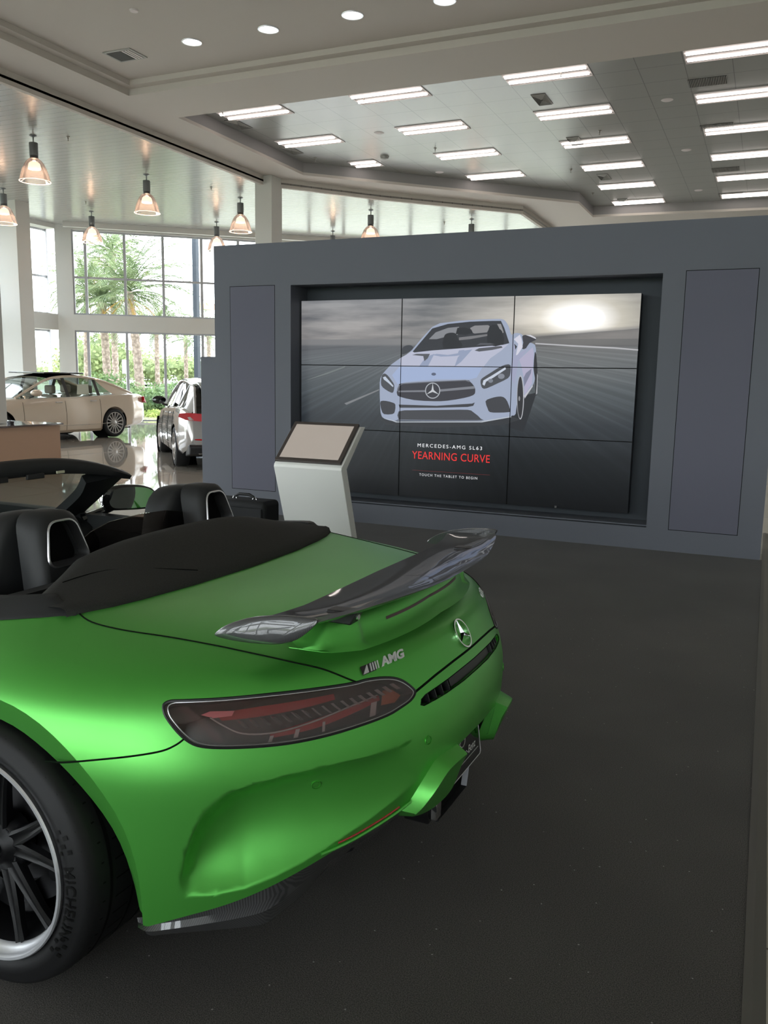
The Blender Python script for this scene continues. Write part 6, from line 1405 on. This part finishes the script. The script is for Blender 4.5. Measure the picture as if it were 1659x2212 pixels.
def leafy(name, x, y, rx, ry, z0, z1, n, size, mat, label, cat, trunk=None, grp=None):
    t = empty(name, (x, y, -.12)); b = MB()
    for i in range(n):
        u = Vector((rnd.gauss(0, 1), rnd.gauss(0, 1), rnd.gauss(0, 1))).normalized(); rr = .72+.30*rnd.random(); lump = 1+.16*math.sin(5*u.x+x)*math.cos(6*u.y+3*u.z+y)
        p = Vector((u.x*rx*rr*lump, u.y*ry*rr*lump, (z0+z1)/2+u.z*(z1-z0)/2*rr*lump)); a = Vector((rnd.gauss(0, 1), rnd.gauss(0, 1), rnd.gauss(0, 1))).normalized()*size; c = a.cross(u).normalized()*size*.5
        b.add([tuple(p-a*.5), tuple(p+c*.6), tuple(p+a*.5), tuple(p-c*.6)], [(0, 1, 2, 3)])
    b.build('foliage', MAT[mat], t, weld=False, recalc=False)
    b = MB(); R_ = [[(rx*.66*s*math.cos(a), ry*.66*s*math.sin(a), (z0+z1)/2+(z1-z0)*.33*q) for a in np.linspace(0, 2*PI, 13)[:-1]] for s, q in ((.1, -1), (.75, -.7), (1, 0), (.75, .7), (.1, 1))]; b.ring(R_, caps=True); b.build('inner_foliage', MAT[mat], t, smooth=True)
    if trunk: b = MB(); b.tube([(0, 0, 0), (.05, 0, z0*.5), (0, .05, (z0+z1)/2)], [trunk, trunk*.8, trunk*.5], 8); b.build('trunk', MAT['palm_bark'], t, smooth=True)
    return tag(t, label, cat, grp)
palm('palm_tree', -24.47, 29.08, 5.0, .185, 46, 3.5, 'tall feathery palm with a slanting patterned trunk, nearest outside the window', lean=(-.28, -.25), leaf=.62)
palm('palm_tree', -27.46, 30.44, 4.75, .18, 46, 2.9, 'thick-trunked palm left of the nearest palm', lean=(-.1, -.1))
palm('palm_tree', -30.18, 32.02, 5.6, .13, 34, 2.7, 'slimmer palm at the left edge of the tall window', lean=(.1, .1))
palm('palm_tree', -30.5, 34.4, 7.6, .16, 26, 2.0, 'highest thin-trunked palm behind the two front palms', dry=False)
palm('palm_tree', -32.72, 40.42, 4.3, .14, 24, 2.0, 'small thin palm behind and right of the nearest palm', dry=False)
palm('palm_tree', -36.26, 47.8, 4.0, .14, 22, 2.6, 'distant thin palm left of the dark steel post', dry=False)
palm('palm_tree', -32.69, 45.47, 4.1, .13, 22, 2.6, 'distant thin palm right of the dark steel post', dry=False)
for i, (x, y, rx, z0, z1, n, l_) in enumerate([(-39.5, 42.0, 2.3, .6, 3.8, 900, 'light green round tree behind the left palms'), (-35.15, 38.3, 2.0, .9, 3.9, 900, 'bushy tree between the two left palm trunks'), (-44.9, 51.1, 2.8, .9, 3.9, 900, 'bushy tree just left of the nearest palm trunk'), (-48.3, 57.3, 3.0, .9, 3.4, 700, 'distant tree seen right of the nearest palm trunk'), (-53.1, 66.3, 3.3, 1.0, 3.4, 500, 'low far tree over the parked cars'), (-42.2, 55.8, 2.6, .9, 3.2, 800, 'round light green tree left of the dark steel post'), (-36.7, 44.9, 1.1, .9, 2.6, 400, 'small tree behind the middle of the window'), (-54.0, 56.5, 3.0, .6, 3.9, 600, 'far tree at the left edge of the tall window'), (-52.8, 72.9, 3.0, .9, 3.0, 500, 'far tree at the right edge of the window')]):
    leafy('leafy_tree', x, y, rx, rx, z0, z1, n, .30, 'tree_leaf', l_, 'tree', .14, 'trees beyond the lawn')
for i, (x, y, rx, ry, z1, n, l_) in enumerate([(-21.9, 24.9, .7, .6, .85, 500, 'flowering low shrub against the glass left of the palm trunk'), (-22.3, 26.0, .9, .7, 1.25, 800, 'dense hedge clump left of the nearest palm trunk'), (-21.3, 25.9, .9, .7, 1.0, 700, 'dense hedge clump right of the nearest palm trunk'), (-20.3, 26.2, .9, .6, .8, 600, 'low clipped shrub below the middle of the window'), (-24.5, 27.0, 1.1, .8, 1.7, 800, 'tall hedge clump behind the cream saloon boot'), (-27.3, 34.0, 1.5, 1.1, 1.2, 700, 'rounded hedge beyond the path'), (-31.0, 35.6, 1.6, 1.0, 1.2, 600, 'hedge behind the thick palm trunk')]):
    leafy('hedge_shrub', x, y, rx, ry, -.05, z1, n, .16, 'hedge_leaf', l_, 'shrub', None, 'shrubs along the glass wall')
for i, (x, y, w_) in enumerate([(-19.9, 24.4, 'left'), (-19.1, 24.7, 'middle'), (-18.3, 25.2, 'right')]):
    leafy('ground_shrub', x, y, .55, .35, -.05, .38, 500, .10, 'flower_leaf', 'yellow-green border plants just outside the glass, %s clump' % w_, 'plant', None, 'border plants')
for i, (x, y, w_) in enumerate([(-37.3, 47.0, 'left'), (-38.1, 48.9, 'middle'), (-36.4, 47.7, 'right'), (-29.4, 40.4, 'behind the steel post')]):
    leafy('russet_shrub', x, y, 1.4, .9, -.05, 1.05, 500, .16, 'hedge_leaf', 'rounded shrub across the lawn, ' + w_, 'shrub', None, 'shrubs across the lawn')
# far row of trees closing the horizon, parked cars, posts
b = MB()
for i in range(2600):
    a = rnd.uniform(-.25, .55); d = 128+rnd.uniform(-4, 4); dr = Vector((-.635, .77, 0)); sd_ = Vector((.77, .635, 0)); p = dr*d+sd_*(a*110); h = 2.6+.8*math.sin(a*23)+.5*math.sin(a*61); z = rnd.random()**.7*h
    s_ = .8; q = Vector((rnd.gauss(0, 1), rnd.gauss(0, 1), rnd.gauss(0, 1))).normalized()*s_; c = q.cross(Vector((0, 0, 1))).normalized()*s_*.6; p.z = z; b.add([tuple(p-q*.5), tuple(p+c), tuple(p+q*.5), tuple(p-c)], [(0, 1, 2, 3)])
tag(b.build('far_treeline', MAT['tree_leaf'], weld=False, recalc=False), 'blurred far line of trees along the horizon', 'trees', kind='stuff')
pm('far_car_white', (.75, .75, .76), .3)
pc = None
for i in range(9):
    if pc is None:
        pc = MB(); P = [(-2.1, .25), (-2.15, .8), (-1.7, .95), (-1.1, 1.4), (.5, 1.42), (1.2, .98), (2.1, .8), (2.15, .3)]; pc.prism(P, 'y', -.85, .85); o = pc.build('parked_car', MAT['far_car_white'], bevel=.12)
        g = MB(); g.prism([(-1.45, 1.0), (-1.0, 1.33), (.4, 1.35), (.95, 1.0)], 'y', -.87, .87); g.build('car_windows', MAT['trim_dark'], o)
        for x in (-1.35, 1.35):
            g = MB(); g.cyl((x, -.88, .32), .32, 1.76, 'y', 16); g.build('wheels', MAT['tyre'], o)
        pc = o
    else: o = copy_tree(pc)
    p = Vector((-70.6, 84.4, -.15))+Vector((.78, .62, 0))*(i*2.6-2); o.location = p; o.rotation_euler = (0, 0, math.radians(128))
    tag(o, 'white parked car far across the lawn, one of a distant row', 'car', 'distant parked cars')
for n_, x0, lb in (('steel_post', (-17.83, 24.13), 'dark blue steel post standing just outside the glass wall'),):
    b = MB(); b.box(x0[0]-.09, x0[0]+.07, x0[1]-.07, x0[1]+.09, -.2, 6.5); tag(b.build(n_, MAT['post_steel']), lb, 'post')
b = MB(); b.cyl((-20.33, 23.5, -.15), .03, 2.1, 'z', 8); sg = b.build('sign_post', MAT['sign_back']); tag(sg, 'grey sign on a post seen from behind, outside the middle window', 'sign')
b = MB(); b.box(-20.50, -20.22, 23.45, 23.47, 1.50, 1.98); b.build('sign_plate', MAT['sign_back'], sg)
b = MB(); b.cyl((-38.0, 52.6, -.15), .09, 6.4, 'z', 8); lp = b.build('street_lamp', MAT['sign_back']); tag(lp, 'distant street lamp with a square orange head at the window edge', 'street lamp')
b = MB(); b.box(-38.5, -37.5, 52.2, 53.0, 6.15, 6.6); b.build('lamp_head', pm('lamp_head', (.62, .36, .22), .5), lp)
